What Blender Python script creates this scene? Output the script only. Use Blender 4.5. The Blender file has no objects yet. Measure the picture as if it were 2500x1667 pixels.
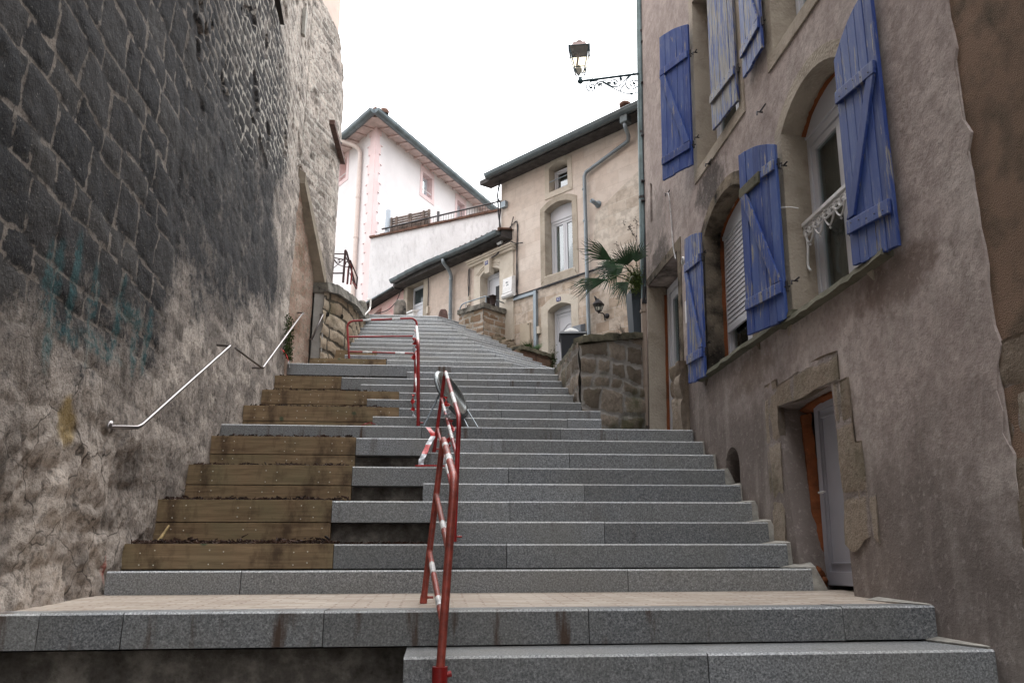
import bpy, bmesh, math, random
import numpy as np
from mathutils import Vector, noise
from mathutils.geometry import tessellate_polygon
random.seed(7); RNG=np.random.RandomState(5)
S=bpy.context.scene; COL=S.collection
rad=math.radians
# ------------------------------------------------------------------ camera model (measured in the 2500x1667 photograph)
F=1944.;CX=1250.;CY=833.5
PITCH=rad(15.8);YAW=rad(-5.4);ROLL=rad(-0.2)
_f=Vector((-math.sin(YAW)*math.cos(PITCH),math.cos(YAW)*math.cos(PITCH),math.sin(PITCH)))
_r=Vector((math.cos(YAW),math.sin(YAW),0)); _u=_r.cross(_f)
CR=_r*math.cos(ROLL)+_u*math.sin(ROLL); CU=-_r*math.sin(ROLL)+_u*math.cos(ROLL); CF=_f
def ray(x,y): return CF+CR*((x-CX)/F)-CU*((y-CY)/F)
def atX(x,y,X): v=ray(x,y); return v*(X/v.x)
def atY(x,y,Y): v=ray(x,y); return v*(Y/v.y)
def atZ(x,y,Z): v=ray(x,y); return v*(Z/v.z)
class Fr:
    """facade frame: s along u, z along v, d outwards along n"""
    def __init__(s,o,u,n,v=(0,0,1)): s.o=Vector(o);s.u=Vector(u);s.n=Vector(n);s.v=Vector(v)
    def w(s,a,z,d=0): return s.o+s.u*a+s.v*z+s.n*d
    def uv(s,x,y,d=0):
        N=s.u.cross(s.v); r=ray(x,y); p=r*((s.o+s.n*d).dot(N)/r.dot(N))-s.o-s.n*d
        z=p.z/s.v.z; q=p-s.v*z
        return (q.dot(s.u),z)
# ------------------------------------------------------------------ materials
def L(c):
    if isinstance(c,str): c=[int(c[i:i+2],16)/255 for i in (0,2,4)]; c=[x/12.92 if x<=.04045 else ((x+.055)/1.055)**2.4 for x in c]
    elif isinstance(c,(int,float)): c=(c,c,c)
    return (*c,1.)
class NT:
    def __init__(s,name,rough=.8,spec=.3,metal=0):
        m=bpy.data.materials.new(name); m.use_nodes=True; s.m=m; s.t=m.node_tree; s.b=s.t.nodes['Principled BSDF']
        s.b.inputs['Roughness'].default_value=rough; s.b.inputs['Metallic'].default_value=metal; s.b.inputs['Specular IOR Level'].default_value=spec
        s.c=None
    def n(s,t,**k):
        x=s.t.nodes.new(t)
        for a,v in k.items(): setattr(x,a,v)
        return x
    def l(s,a,b): s.t.links.new(a,b)
    def put(s,sock,v):
        if hasattr(v,'is_linked'): s.l(v,sock)
        else:
            if sock.type=='RGBA': v=L(v)
            sock.default_value=v
    def co(s,kind='Object',scale=(1,1,1),rot=(0,0,0),loc=(0,0,0)):
        tc=s.n('ShaderNodeTexCoord'); mp=s.n('ShaderNodeMapping'); s.l(tc.outputs[kind],mp.inputs[0])
        mp.inputs['Scale'].default_value=scale; mp.inputs['Rotation'].default_value=rot; mp.inputs['Location'].default_value=loc
        return mp.outputs[0]
    def noise(s,vec,scale,detail=4,rough=.55,dist=0,col=False):
        x=s.n('ShaderNodeTexNoise'); s.l(vec,x.inputs['Vector']); x.inputs['Scale'].default_value=scale; x.inputs['Detail'].default_value=detail
        x.inputs['Roughness'].default_value=rough; x.inputs['Distortion'].default_value=dist; return x.outputs['Color' if col else 'Fac']
    def vor(s,vec,scale,feat='F1',out='Distance',rnd=1):
        x=s.n('ShaderNodeTexVoronoi',feature=feat); s.l(vec,x.inputs['Vector']); x.inputs['Scale'].default_value=scale; x.inputs['Randomness'].default_value=rnd; return x.outputs[out]
    def ramp(s,fac,stops,interp='LINEAR'):
        x=s.n('ShaderNodeValToRGB'); s.put(x.inputs[0],fac); cr=x.color_ramp; cr.interpolation=interp
        while len(cr.elements)>1: cr.elements.remove(cr.elements[-1])
        for i,(p,c) in enumerate(stops):
            e=cr.elements[0] if i==0 else cr.elements.new(p); e.position=p; e.color=L(c)
        return x.outputs[0]
    def mix(s,fac,a,b,mode='MIX'):
        x=s.n('ShaderNodeMix',data_type='RGBA',blend_type=mode); s.put(x.inputs[0],fac); s.put(x.inputs[6],a); s.put(x.inputs[7],b); return x.outputs[2]
    def math(s,op,a,b=0.,c=None,clamp=False):
        x=s.n('ShaderNodeMath',operation=op,use_clamp=clamp); s.put(x.inputs[0],a); s.put(x.inputs[1],b)
        if c is not None: s.put(x.inputs[2],c)
        return x.outputs[0]
    def sep(s,vec):
        x=s.n('ShaderNodeSeparateXYZ'); s.l(vec,x.inputs[0]); return x.outputs
    def warp(s,vec,scale,amt):
        n=s.noise(vec,scale,3,col=True); a=s.n('ShaderNodeVectorMath',operation='SUBTRACT'); s.l(n,a.inputs[0]); a.inputs[1].default_value=(.5,.5,.5)
        b=s.n('ShaderNodeVectorMath',operation='SCALE'); s.l(a.outputs[0],b.inputs[0]); b.inputs['Scale'].default_value=amt
        c=s.n('ShaderNodeVectorMath',operation='ADD'); s.l(vec,c.inputs[0]); s.l(b.outputs[0],c.inputs[1]); return c.outputs[0]
    def brick(s,vec,bw,rh,mortar=.01,off=.5,sm=.1):
        x=s.n('ShaderNodeTexBrick'); s.l(vec,x.inputs['Vector']); x.inputs['Scale'].default_value=1; x.inputs['Brick Width'].default_value=bw; x.inputs['Row Height'].default_value=rh
        x.inputs['Mortar Size'].default_value=mortar; x.inputs['Mortar Smooth'].default_value=sm; x.offset=off
        x.inputs['Color1'].default_value=(0,0,0,1); x.inputs['Color2'].default_value=(1,1,1,1); x.inputs['Mortar'].default_value=(.5,.5,.5,1)
        return x.outputs['Color'],x.outputs['Fac']
    def attr(s,name,out='Fac'):
        x=s.n('ShaderNodeAttribute'); x.attribute_name=name; return x.outputs[out]
    def oi(s,out='Random'):
        return s.n('ShaderNodeObjectInfo').outputs[out]
    def bump(s,h,strength=.5,dist=.01):
        x=s.n('ShaderNodeBump'); s.put(x.inputs['Height'],h); x.inputs['Strength'].default_value=strength; x.inputs['Distance'].default_value=dist
        if s.c is not None: s.l(s.c,x.inputs['Normal'])
        s.c=x.outputs[0]; s.l(s.c,s.b.inputs['Normal'])
    def done(s,col,rough=None):
        s.put(s.b.inputs['Base Color'],col)
        if rough is not None: s.put(s.b.inputs['Roughness'],rough)
        return s.m
def plain(name,c,rough=.6,metal=0,spec=.4,var=.12,sc=6,bump=.15):
    m=NT(name,rough,spec,metal); v=m.co(); n=m.noise(v,sc,5,.65); n2=m.noise(v,sc*9,3)
    c=L(c); lo=tuple(x*(1-var*2) for x in c[:3]); hi=tuple(min(1,x*(1+var)) for x in c[:3])
    k=m.ramp(n,[(.3,lo),(.7,hi)])
    if bump: m.bump(n2,bump,.004)
    return m.done(k)
MT={}
def mk_granite(name,base=1.,stain=False):
    m=NT(name,.75,.35); v=m.co()
    a=m.noise(v,105,2,.75); b=m.vor(v,170,out='Color'); bb=m.sep(b)[0]; d=m.noise(v,1.6,4); pit=m.noise(v,190,2,.8)
    c=m.ramp(a,[(.30,[x*base for x in(.085,.09,.097)]),(.46,[x*base for x in(.185,.193,.20)]),(.58,[x*base for x in(.265,.272,.278)]),(.74,[x*base for x in(.45,.45,.45)])])
    c=m.mix(m.math('MULTIPLY',m.math('GREATER_THAN',bb,.82),.5),c,[x*base for x in(.055,.057,.062)])
    c=m.mix(m.ramp(d,[(.35,0.),(.7,.45)]),c,[x*base for x in(.20,.19,.165)])
    sl=m.attr('rnd'); c=m.mix(1.,c,m.ramp(sl,[(0,.84),(.5,1.08),(1,1.28)]),'MULTIPLY')
    if True:
        vs=m.co(scale=(9,9,1.1)); s1=m.noise(vs,1.,4,.6); s2=m.noise(m.co(),.9,2)
        fa=m.math('MULTIPLY',m.ramp(s1,[(.56,0.),(.66,.95 if stain else .35)]),m.ramp(s2,[(.38 if stain else .5,0.),(.52 if stain else .62,1.)]))
        c=m.mix(fa,c,(.075,.045,.03))
    m.bump(a,.35,.002); m.bump(pit,.3,.002)
    return m.done(c)
MT['granite']=mk_granite('granite')
MT['granite_pale_lit']=mk_granite('pale_lit_granite',1.38)  # paler stone of the upper flight, with extra sky light painted into its colour
MT['granite_stained']=mk_granite('granite_stained',.95,True)
def mk_timber():
    m=NT('treated_timber',.7,.25); v=m.co(); r=m.attr('rnd')
    vv=m.n('ShaderNodeVectorMath',operation='ADD'); m.l(v,vv.inputs[0]); cx=m.n('ShaderNodeCombineXYZ'); m.l(m.math('MULTIPLY',r,13.),cx.inputs[0]); m.l(m.math('MULTIPLY',r,7.),cx.inputs[2]); m.l(cx.outputs[0],vv.inputs[1])
    mp=m.n('ShaderNodeMapping'); m.l(vv.outputs[0],mp.inputs[0]); mp.inputs['Scale'].default_value=(1.2,12,22)
    g=m.noise(mp.outputs[0],1.6,6,.65,.8); g2=m.noise(vv.outputs[0],2.2,4); g3=m.noise(mp.outputs[0],6,3)
    c=m.ramp(g,[(.25,(.12,.076,.042)),(.5,(.235,.16,.09)),(.72,(.34,.24,.14))])
    c=m.mix(m.ramp(g2,[(.45,0.),(.7,.4)]),c,(.17,.165,.09))
    kn=m.vor(m.warp(vv.outputs[0],5,.05),3.2); c=m.mix(m.ramp(kn,[(.055,.9),(.10,0.)]),c,(.07,.105,.06))
    di=m.noise(m.co(scale=(4,4,2)),1.3,6,.7); c=m.mix(m.ramp(di,[(.5,0.),(.68,.75)]),c,(.045,.024,.015))
    m.bump(g,.35,.004); m.bump(g3,.2,.002)
    return m.done(c)
MT['timber']=mk_timber()
def mk_stone(name,stone,mortar,dark,darkamt=.5,moss=0.,warm=None,bump=.5):
    """masonry driven by the height-field attributes: mort, rnd, soot"""
    m=NT(name,.9,.2); v=m.co(); w=m.attr('mort'); r=m.attr('rnd'); so=m.attr('soot')
    n=m.noise(v,3.1,7,.7); n2=m.noise(v,24,5,.7); n3=m.noise(v,80,3,.7)
    c=m.ramp(m.math('ADD',m.math('MULTIPLY',r,.5),m.math('MULTIPLY',n,.6)),[(.2,stone[0]),(.5,stone[1]),(.85,stone[2])])
    c=m.mix(m.ramp(n2,[(.35,.45),(.6,0.)]),c,stone[0])
    mm=m.math('MULTIPLY',m.ramp(w,[(.25,0.),(.5,1.)]),m.ramp(n2,[(.25,.55),(.45,1.)]))
    c=m.mix(mm,c,mortar)
    da=m.math('MULTIPLY',so,m.ramp(n,[(.3,.55),(.6,1.)]),clamp=True); da=m.math('MULTIPLY',da,m.math('SUBTRACT',1.,m.math('MULTIPLY',mm,.5)))
    c=m.mix(m.math('MULTIPLY',da,darkamt),c,dark)
    if moss:
        mo=m.noise(v,2.3,5,.6); c=m.mix(m.math('MULTIPLY',m.ramp(mo,[(.5,0.),(.66,1.)]),moss),c,(.07,.075,.03))
    c=m.mix(m.ramp(n3,[(.6,0.),(.75,.35)]),c,(.5,.47,.42))
    m.bump(n2,bump,.02); m.bump(n3,bump*.8,.006)
    return m.done(c)
# ------------------------------------------------------------------ object helpers
def tag(o,label=None,cat=None,group=None,kind=None):
    if label: o['label']=label
    if cat: o['category']=cat
    if group: o['group']=group
    if kind: o['kind']=kind
    return o
def empty(name,loc=(0,0,0),label=None,cat=None,group=None,kind=None):
    o=bpy.data.objects.new(name,None); COL.objects.link(o); o.location=loc; o.empty_display_size=.2
    return tag(o,label,cat,group,kind)
def base_of(p):
    v=Vector((0,0,0))
    while p is not None: v+=p.location; p=p.parent
    return v
class MB:
    """collects faces in world coordinates; build() links ONE mesh object"""
    def __init__(s): s.v=[];s.f=[];s.uv=[];s.r=[];s.mi=[];s.cur=0;s.rn=.5;s.sm=[];s.smooth=False
    def face(s,pts,uv=None):
        i=len(s.v); s.v+= [tuple(p) for p in pts]; s.f.append(tuple(range(i,i+len(pts)))); s.uv.append(uv or [(p[0],p[2]) for p in pts]); s.r.append(s.rn); s.mi.append(s.cur); s.sm.append(s.smooth)
        return s
    def hexa(s,P):
        """P: 8 corners, 0-3 bottom loop, 4-7 top loop"""
        for q in ((3,2,1,0),(4,5,6,7),(0,1,5,4),(1,2,6,5),(2,3,7,6),(3,0,4,7)): s.face([P[k] for k in q])
        return s
    def box(s,a,b):
        (x0,y0,z0),(x1,y1,z1)=a,b
        return s.hexa([(x0,y0,z0),(x1,y0,z0),(x1,y1,z0),(x0,y1,z0),(x0,y0,z1),(x1,y0,z1),(x1,y1,z1),(x0,y1,z1)])
    def fbox(s,fr,a0,a1,z0,z1,d0,d1):
        w=fr.w; return s.hexa([w(a0,z0,d0),w(a1,z0,d0),w(a1,z0,d1),w(a0,z0,d1),w(a0,z1,d0),w(a1,z1,d0),w(a1,z1,d1),w(a0,z1,d1)])
    def prism(s,fr,poly,d0,d1,back=True,front=True):
        """polygon (s,z) in a frame, extruded d0..d1 (d1 = towards the street)"""
        n=len(poly); A=sum(poly[i][0]*poly[(i+1)%n][1]-poly[(i+1)%n][0]*poly[i][1] for i in range(n))
        if (A<0)!=(fr.u.cross(fr.v).dot(fr.n)<0): poly=poly[::-1]
        if front: s.face([fr.w(a,z,d1) for a,z in poly],[(a,z) for a,z in poly])
        if back: s.face([fr.w(a,z,d0) for a,z in poly[::-1]],[(a,z) for a,z in poly[::-1]])
        for i in range(n):
            a,b=poly[i],poly[(i+1)%n]; s.face([fr.w(*a,d0),fr.w(*b,d0),fr.w(*b,d1),fr.w(*a,d1)],[(d0,a[1]),(d0,b[1]),(d1,b[1]),(d1,a[1])])
        return s
    def holed(s,fr,outer,holes,d,thick,sides=True):
        """wall face at d with openings; reveals go back by thick"""
        loops=[[Vector((a,z,0)) for a,z in outer]]+[[Vector((a,z,0)) for a,z in h] for h in holes]
        allp=[p for l in loops for p in l]
        for t in tessellate_polygon(loops):
            P=[(allp[i].x,allp[i].y) for i in t]
            A=(P[1][0]-P[0][0])*(P[2][1]-P[0][1])-(P[2][0]-P[0][0])*(P[1][1]-P[0][1])
            if abs(A)<1e-9: continue
            if (A<0)!=(fr.u.cross(fr.v).dot(fr.n)<0): P=P[::-1]
            s.face([fr.w(a,z,d) for a,z in P],P)
        for h in holes:
            n=len(h)
            for i in range(n):
                a,b=h[i],h[(i+1)%n]; s.face([fr.w(*a,d),fr.w(*b,d),fr.w(*b,d-thick),fr.w(*a,d-thick)],[(a[0],a[1]),(b[0],b[1]),(b[0]+thick,b[1]),(a[0]+thick,a[1])])
        n=len(outer)
        for i in range(n if sides else 0):
            a,b=outer[i],outer[(i+1)%n]; s.face([fr.w(*a,d),fr.w(*b,d),fr.w(*b,d-thick),fr.w(*a,d-thick)],[(a[0],a[1]),(b[0],b[1]),(b[0]+thick,b[1]),(a[0]+thick,a[1])])
        return s
    def tube(s,pts,r,n=10,cap=True,r1=None):
        pts=[Vector(p) for p in pts]; rings=[]; up=None; sm=s.smooth; s.smooth=True
        for i,p in enumerate(pts):
            t=((pts[min(i+1,len(pts)-1)]-p).normalized()+(p-pts[max(i-1,0)]).normalized()).normalized()
            if up is None: up=Vector((0,0,1)) if abs(t.z)<.9 else Vector((1,0,0))
            a=t.cross(up).normalized(); b=a.cross(t).normalized(); up=b
            rr=r if r1 is None else r+(r1-r)*i/(len(pts)-1)
            rings.append([p+(a*math.cos(2*math.pi*k/n)+b*math.sin(2*math.pi*k/n))*rr for k in range(n)])
        i0=len(s.v)
        for R in rings: s.v+=[tuple(p) for p in R]
        for i in range(len(rings)-1):
            for k in range(n):
                q=(i0+i*n+k,i0+(i+1)*n+k,i0+(i+1)*n+(k+1)%n,i0+i*n+(k+1)%n); s.f.append(q); s.uv.append([(0,0)]*4); s.r.append(s.rn); s.mi.append(s.cur); s.sm.append(True)
        s.smooth=False
        if cap: s.face(rings[0]); s.face(rings[-1][::-1])
        s.smooth=sm; return s
    def lathe(s,c,prof,n=24,axis=(0,0,1),xa=None):
        ax=Vector(axis).normalized(); a=(Vector(xa) if xa else (Vector((1,0,0)) if abs(ax.x)<.9 else Vector((0,1,0)))); a=(a-ax*a.dot(ax)).normalized(); b=ax.cross(a); c=Vector(c); sm=s.smooth; s.smooth=True
        rings=[[c+ax*h+(a*math.cos(2*math.pi*k/n)+b*math.sin(2*math.pi*k/n))*r for k in range(n)] for r,h in prof]
        i0=len(s.v)
        for R in rings: s.v+=[tuple(p) for p in R]
        for i in range(len(rings)-1):
            for k in range(n):
                s.f.append((i0+i*n+k,i0+i*n+(k+1)%n,i0+(i+1)*n+(k+1)%n,i0+(i+1)*n+k)); s.uv.append([(0,0)]*4); s.r.append(s.rn); s.mi.append(s.cur); s.sm.append(True)
        s.smooth=sm; return s
    def build(s,name,mats,parent=None,bevel=0,weld=False,**t):
        me=bpy.data.meshes.new(name); b=base_of(parent)
        me.from_pydata([(p[0]-b.x,p[1]-b.y,p[2]-b.z) for p in s.v],[],s.f)
        for m in (mats if isinstance(mats,(list,tuple)) else [mats]): me.materials.append(MT[m] if isinstance(m,str) else m)
        me.polygons.foreach_set('material_index',s.mi); me.polygons.foreach_set('use_smooth',s.sm)
        ul=me.uv_layers.new(name='UVMap'); ul.data.foreach_set('uv',[c for f in s.uv for p in f for c in (float(p[0]),float(p[1]))])
        at=me.attributes.new('rnd','FLOAT','FACE'); at.data.foreach_set('value',s.r)
        me.validate(); me.update()
        if weld or bevel:
            bm=bmesh.new(); bm.from_mesh(me); bmesh.ops.remove_doubles(bm,verts=bm.verts,dist=1e-5); bmesh.ops.recalc_face_normals(bm,faces=bm.faces)
            bm.to_mesh(me); bm.free()
        o=bpy.data.objects.new(name,me); COL.objects.link(o); o.parent=parent
        if bevel:
            md=o.modifiers.new('b','BEVEL'); md.width=bevel; md.segments=2; md.limit_method='ANGLE'
        return tag(o,**t)
def arc(c,r,a0,a1,n): return [(c[0]+r*math.cos(rad(a0+(a1-a0)*i/n)),c[1]+r*math.sin(rad(a0+(a1-a0)*i/n))) for i in range(n+1)]
def archpoly(a0,a1,z0,zs,zt,n=12):
    """opening outline: sill z0, springing zs, crown zt (segmental arch)"""
    w=(a1-a0)/2; c=(a0+a1)/2; h=zt-zs
    if h<=1e-4: return [(a0,z0),(a1,z0),(a1,zs),(a0,zs)]
    R=(w*w+h*h)/(2*h); th=math.asin(min(1,w/R)); zc=zt-R
    return [(a0,z0),(a1,z0)]+[(c+R*math.sin(th-2*th*i/n),zc+R*math.cos(th-2*th*i/n)) for i in range(n+1)]
def curve_pts(pts,n=8):
    """Catmull-Rom through points"""
    P=[Vector(p) for p in pts]; P=[P[0]*2-P[1]]+P+[P[-1]*2-P[-2]]; out=[]
    for i in range(1,len(P)-2):
        for k in range(n):
            t=k/n; a,b,c,d=P[i-1:i+3]
            out.append(.5*((2*b)+(c-a)*t+(2*a-5*b+4*c-d)*t*t+(3*b-a-3*c+d)*t**3))
    out.append(P[-2]); return out
def text(name,body,fr,a,z,d,size,mat,parent,ext=.001):
    cu=bpy.data.curves.new(name,'FONT'); cu.body=body; cu.size=size; cu.extrude=ext; cu.align_x='CENTER'; cu.align_y='CENTER'
    o=bpy.data.objects.new(name,cu); COL.objects.link(o); cu.materials.append(MT[mat])
    from mathutils import Matrix
    u=fr.u if fr.u.cross(Vector((0,0,1))).dot(fr.n)>0 else -fr.u
    o.parent=parent; M=Matrix((u,Vector((0,0,1)),u.cross(Vector((0,0,1))))).transposed().to_4x4(); M.translation=fr.w(a,z,d)-base_of(parent)
    o.matrix_basis=M; dg=bpy.context.evaluated_depsgraph_get(); me=bpy.data.meshes.new_from_object(o.evaluated_get(dg)); me.name=name
    n=bpy.data.objects.new(name,me); COL.objects.link(n); n.parent=parent; n.matrix_basis=M; bpy.data.objects.remove(o); n.name=name; return n
# ------------------------------------------------------------------ height-field masonry
def _h(i,j,seed):
    n=(i.astype(np.int64)*374761393+j.astype(np.int64)*668265263+seed*1442695041)&0xffffffff; n=((n^(n>>13))*1274126177)&0xffffffff; return ((n^(n>>16))&0xffff)/65535.
def vn(x,y,seed=0):
    i=np.floor(x);j=np.floor(y);fx=x-i;fy=y-j;fx=fx*fx*(3-2*fx);fy=fy*fy*(3-2*fy)
    return (_h(i,j,seed)*(1-fx)+_h(i+1,j,seed)*fx)*(1-fy)+(_h(i,j+1,seed)*(1-fx)+_h(i+1,j+1,seed)*fx)*fy
def fbm(x,y,seed=0,o=4):
    t=0;a=.5;q=0
    for k in range(o): t=t+a*vn(x*2**k,y*2**k,seed+k); q+=a; a*=.5
    return t/q
def ss(a,b,x): t=np.clip((x-a)/(b-a),0,1); return t*t*(3-2*t)
def masonry(s,z,bw,rh,mw=.02,warp=.05,seed=1,rowvar=.3):
    ws=s+(fbm(s*2.2,z*2.2,seed+20,3)-.5)*warp*2; wz=z+(fbm(s*1.6,z*2.4,seed+31,3)-.5)*warp*2
    # rows of uneven height
    k=np.floor(wz/rh); f=wz/rh-k; cut=lambda kk:(_h(kk,kk*0,seed+5)-.5)*rowvar
    lo=cut(k); hi=1+cut(k+1); k=np.where(f<lo,k-1,np.where(f>hi,k+1,k)); f=wz/rh-k; lo=cut(k); hi=1+cut(k+1)
    dz=np.minimum(f-lo,hi-f)*rh
    w=bw*(.75+.6*_h(k,k*0,seed+9)); off=_h(k,k*0,seed+11)
    c=ws/w+off; ci=np.floor(c); fc=c-ci; vc=lambda cc:(_h(cc,k,seed+13)-.5)*.5
    l2=vc(ci);h2=1+vc(ci+1); ci=np.where(fc<l2,ci-1,np.where(fc>h2,ci+1,ci)); fc=c-ci; l2=vc(ci);h2=1+vc(ci+1)
    dx=np.minimum(fc-l2,h2-fc)*w
    e=np.minimum(dx,dz); e2=1/(1/np.maximum(dx,1e-3)+1/np.maximum(dz,1e-3))
    m=1-ss(mw*.35,mw*1.1,e+(fbm(s*14,z*14,seed+41,2)-.5)*mw*1.4)
    return m,_h(ci,k,seed+17),e2
def hf(name,pts,z0,z1,res,fn,mat,parent=None,side=1,cap=.4,sm=True,vv=None,**t):
    """wall sheet along plan polyline pts; z0/z1 numbers or functions of s; fn(s,z)->(d,mort,rnd,soot)"""
    P=np.array(pts,float); seg=np.diff(P,axis=0); ln=np.hypot(seg[:,0],seg[:,1]); cum=np.r_[0,np.cumsum(ln)]; T=cum[-1]
    ns=max(2,int(T/res)+1); s=np.linspace(0,T,ns)
    za=np.array([z0(x) if callable(z0) else z0 for x in s]);zb=np.array([z1(x) if callable(z1) else z1 for x in s])
    nz=max(2,int((zb-za).max()/res)+1); tt=np.linspace(0,1,nz)
    Sg,Tg=np.meshgrid(s,tt); Z=za[None]+(zb-za)[None]*Tg
    x=np.interp(s,cum,P[:,0]);y=np.interp(s,cum,P[:,1])
    tx=np.gradient(x,s);ty=np.gradient(y,s);l=np.hypot(tx,ty); k=5
    nx=-ty/l*side;ny=tx/l*side
    d,mo,rn,so=fn(Sg,Z); X=x[None]+nx[None]*d; Y=y[None]+ny[None]*d
    Vv=np.stack([X,Y,Z],-1).reshape(-1,3)
    a=(np.arange(nz-1)[:,None]*ns+np.arange(ns-1)[None]).reshape(-1)
    Fq=np.stack([a,a+1,a+1+ns,a+ns],-1)
    if side>0: Fq=Fq[:,::-1]
    A=[v.reshape(-1) for v in (mo,rn,so)]; uv=np.stack([Sg.reshape(-1),Z.reshape(-1)],-1)
    if cap:
        n0=len(Vv); # back row behind top, ends
        bt=np.stack([x-nx*cap,y-ny*cap,zb],-1); bb=np.stack([x-nx*cap,y-ny*cap,za],-1)
        Vv=np.concatenate([Vv,bt,bb]); top=(nz-1)*ns+np.arange(ns-1)
        c1=np.stack([top,top+1,n0+np.arange(ns-1)+1,n0+np.arange(ns-1)],-1)
        c2=np.stack([n0+np.arange(ns-1),n0+np.arange(ns-1)+1,n0+ns+np.arange(ns-1)+1,n0+ns+np.arange(ns-1)],-1)
        Fq=np.concatenate([Fq,c1,c2]); A=[np.r_[q,np.full(2*ns,.4 if i else 0.)] for i,q in enumerate(A)]; uv=np.concatenate([uv,np.zeros((2*ns,2))])
    me=bpy.data.meshes.new(name); b=base_of(parent); faces=Fq.tolist()
    if cap:
        faces.append(list(range(0,nz*ns,ns))+[n0,n0+ns]); faces.append(list(range(ns-1,nz*ns,ns))+[n0+ns-1,n0+2*ns-1])
    me.from_pydata((Vv-np.array(b)[None]).tolist(),[],faces)
    for nm,q in zip(('mort','rnd','soot'),A):
        at=me.attributes.new(nm,'FLOAT','POINT'); at.data.foreach_set('value',np.asarray(q,np.float32))
    if vv:
        for nm,fx in vv.items():
            q=fx(uv[:,0],uv[:,1]); at=me.attributes.new(nm,'FLOAT','POINT'); at.data.foreach_set('value',np.asarray(q,np.float32))
    me.materials.append(MT[mat] if isinstance(mat,str) else mat)
    me.polygons.foreach_set('use_smooth',[sm]*len(me.polygons)); me.update()
    o=bpy.data.objects.new(name,me); COL.objects.link(o); o.parent=parent
    return tag(o,**t)
# ================================================================== WORLD, CAMERA, LIGHT
cam=bpy.data.cameras.new('camera'); co=bpy.data.objects.new('camera',cam); COL.objects.link(co); S.camera=co
cam.sensor_width=36; cam.lens=F/2500*36; cam.clip_end=3000; cam.clip_start=.05
from mathutils import Matrix
M=Matrix((CR,CU,-CF)).transposed().to_4x4(); co.matrix_world=M
SUN_EL,SUN_AZ=rad(58),rad(25)     # azimuth measured from +Y towards +X
W=bpy.data.worlds.new('World'); S.world=W; W.use_nodes=True; nt=W.node_tree; bg=nt.nodes['Background']
sk=nt.nodes.new('ShaderNodeTexSky'); sk.sky_type='NISHITA'; sk.sun_disc=False; sk.sun_elevation=SUN_EL; sk.sun_rotation=SUN_AZ; sk.dust_density=6; sk.air_density=1; sk.ozone_density=1
hs=nt.nodes.new('ShaderNodeHueSaturation'); hs.inputs['Saturation'].default_value=.10; nt.links.new(sk.outputs[0],hs.inputs['Color'])
# a closed cloud layer evens the sky out: clear-sky brightness mixed with a flat cloud white
mx=nt.nodes.new('ShaderNodeMix'); mx.data_type='RGBA'; mx.inputs[0].default_value=.72; nt.links.new(hs.outputs[0],mx.inputs[6])
# overcast sky: three times brighter overhead than at the horizon
tc=nt.nodes.new('ShaderNodeTexCoord'); sx=nt.nodes.new('ShaderNodeSeparateXYZ'); nt.links.new(tc.outputs['Generated'],sx.inputs[0]); mr=nt.nodes.new('ShaderNodeMapRange'); nt.links.new(sx.outputs[2],mr.inputs[0])
mr.inputs[3].default_value=0; mr.inputs[4].default_value=1; cm=nt.nodes.new('ShaderNodeMix'); cm.data_type='RGBA'; nt.links.new(mr.outputs[0],cm.inputs[0]); cm.inputs[6].default_value=(9.,9.25,9.6,1); cm.inputs[7].default_value=(29.,29.6,30.6,1); nt.links.new(cm.outputs[2],mx.inputs[7]); nt.links.new(mx.outputs[2],bg.inputs[0])
bg.inputs[1].default_value=.12
sl=bpy.data.lights.new('sun','SUN'); sl.energy=.6; sl.angle=rad(40); sl.color=(1,.97,.93); so=bpy.data.objects.new('sun',sl); COL.objects.link(so)
d=Vector((math.sin(SUN_AZ)*math.cos(SUN_EL),math.cos(SUN_AZ)*math.cos(SUN_EL),math.sin(SUN_EL))); so.rotation_euler=d.to_track_quat('Z','Y').to_euler()
S.cycles.max_bounces=6; S.cycles.diffuse_bounces=4; S.view_settings.view_transform='Standard'; S.view_settings.look='None'; S.view_settings.exposure=.78; S.view_settings.gamma=1
# ================================================================== MATERIALS (rest)
def mk_rubble():
    m=NT('rough_concrete',.95,.1); v=m.co(); n=m.noise(v,5,6,.7); n2=m.noise(v,30,4,.7)
    c=m.ramp(n,[(.3,(.05,.043,.036)),(.5,(.15,.135,.12)),(.7,(.36,.33,.29))]); m.bump(n,.8,.05); m.bump(n2,.6,.012); return m.done(c)
MT['rubble']=mk_rubble()
def mk_paving():
    m=NT('brick_paving',.85,.25); v=m.co(); w=m.warp(v,6,.03); c,f=m.brick(w,.17,.050,.0065,.43); n=m.noise(v,3,5); n2=m.noise(v,40,3)
    k=m.mix(c,(.33,.27,.215),(.50,.44,.375)); k=m.mix(m.ramp(n,[(.4,0.),(.7,.6)]),k,(.42,.355,.30)); k=m.mix(m.ramp(n2,[(.5,0.),(.8,.4)]),k,(.62,.56,.49)); k=m.mix(m.math('MULTIPLY',f,m.ramp(n,[(.35,.15),(.6,.9)])),k,(.24,.18,.14)); m.bump(m.math('SUBTRACT',1.,f),.6,.008); m.bump(n2,.3,.003); return m.done(k)
MT['paving']=mk_paving()
MT['mulch']=plain('bark',(.055,.028,.018),.95,var=.5,sc=9)
MT['dirt']=plain('soil',(.04,.024,.016),1.,var=.3,sc=12,bump=.8)
MT['ground']=plain('ground',(.16,.15,.13),.95,var=.25,sc=1.5,bump=.5)
MT['screw']=plain('screw',(.75,.72,.62),.3,.8,var=0,bump=0)
MT['mortar']=plain('mortar',(.40,.38,.34),.95,var=.2,sc=14,bump=.7)
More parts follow.
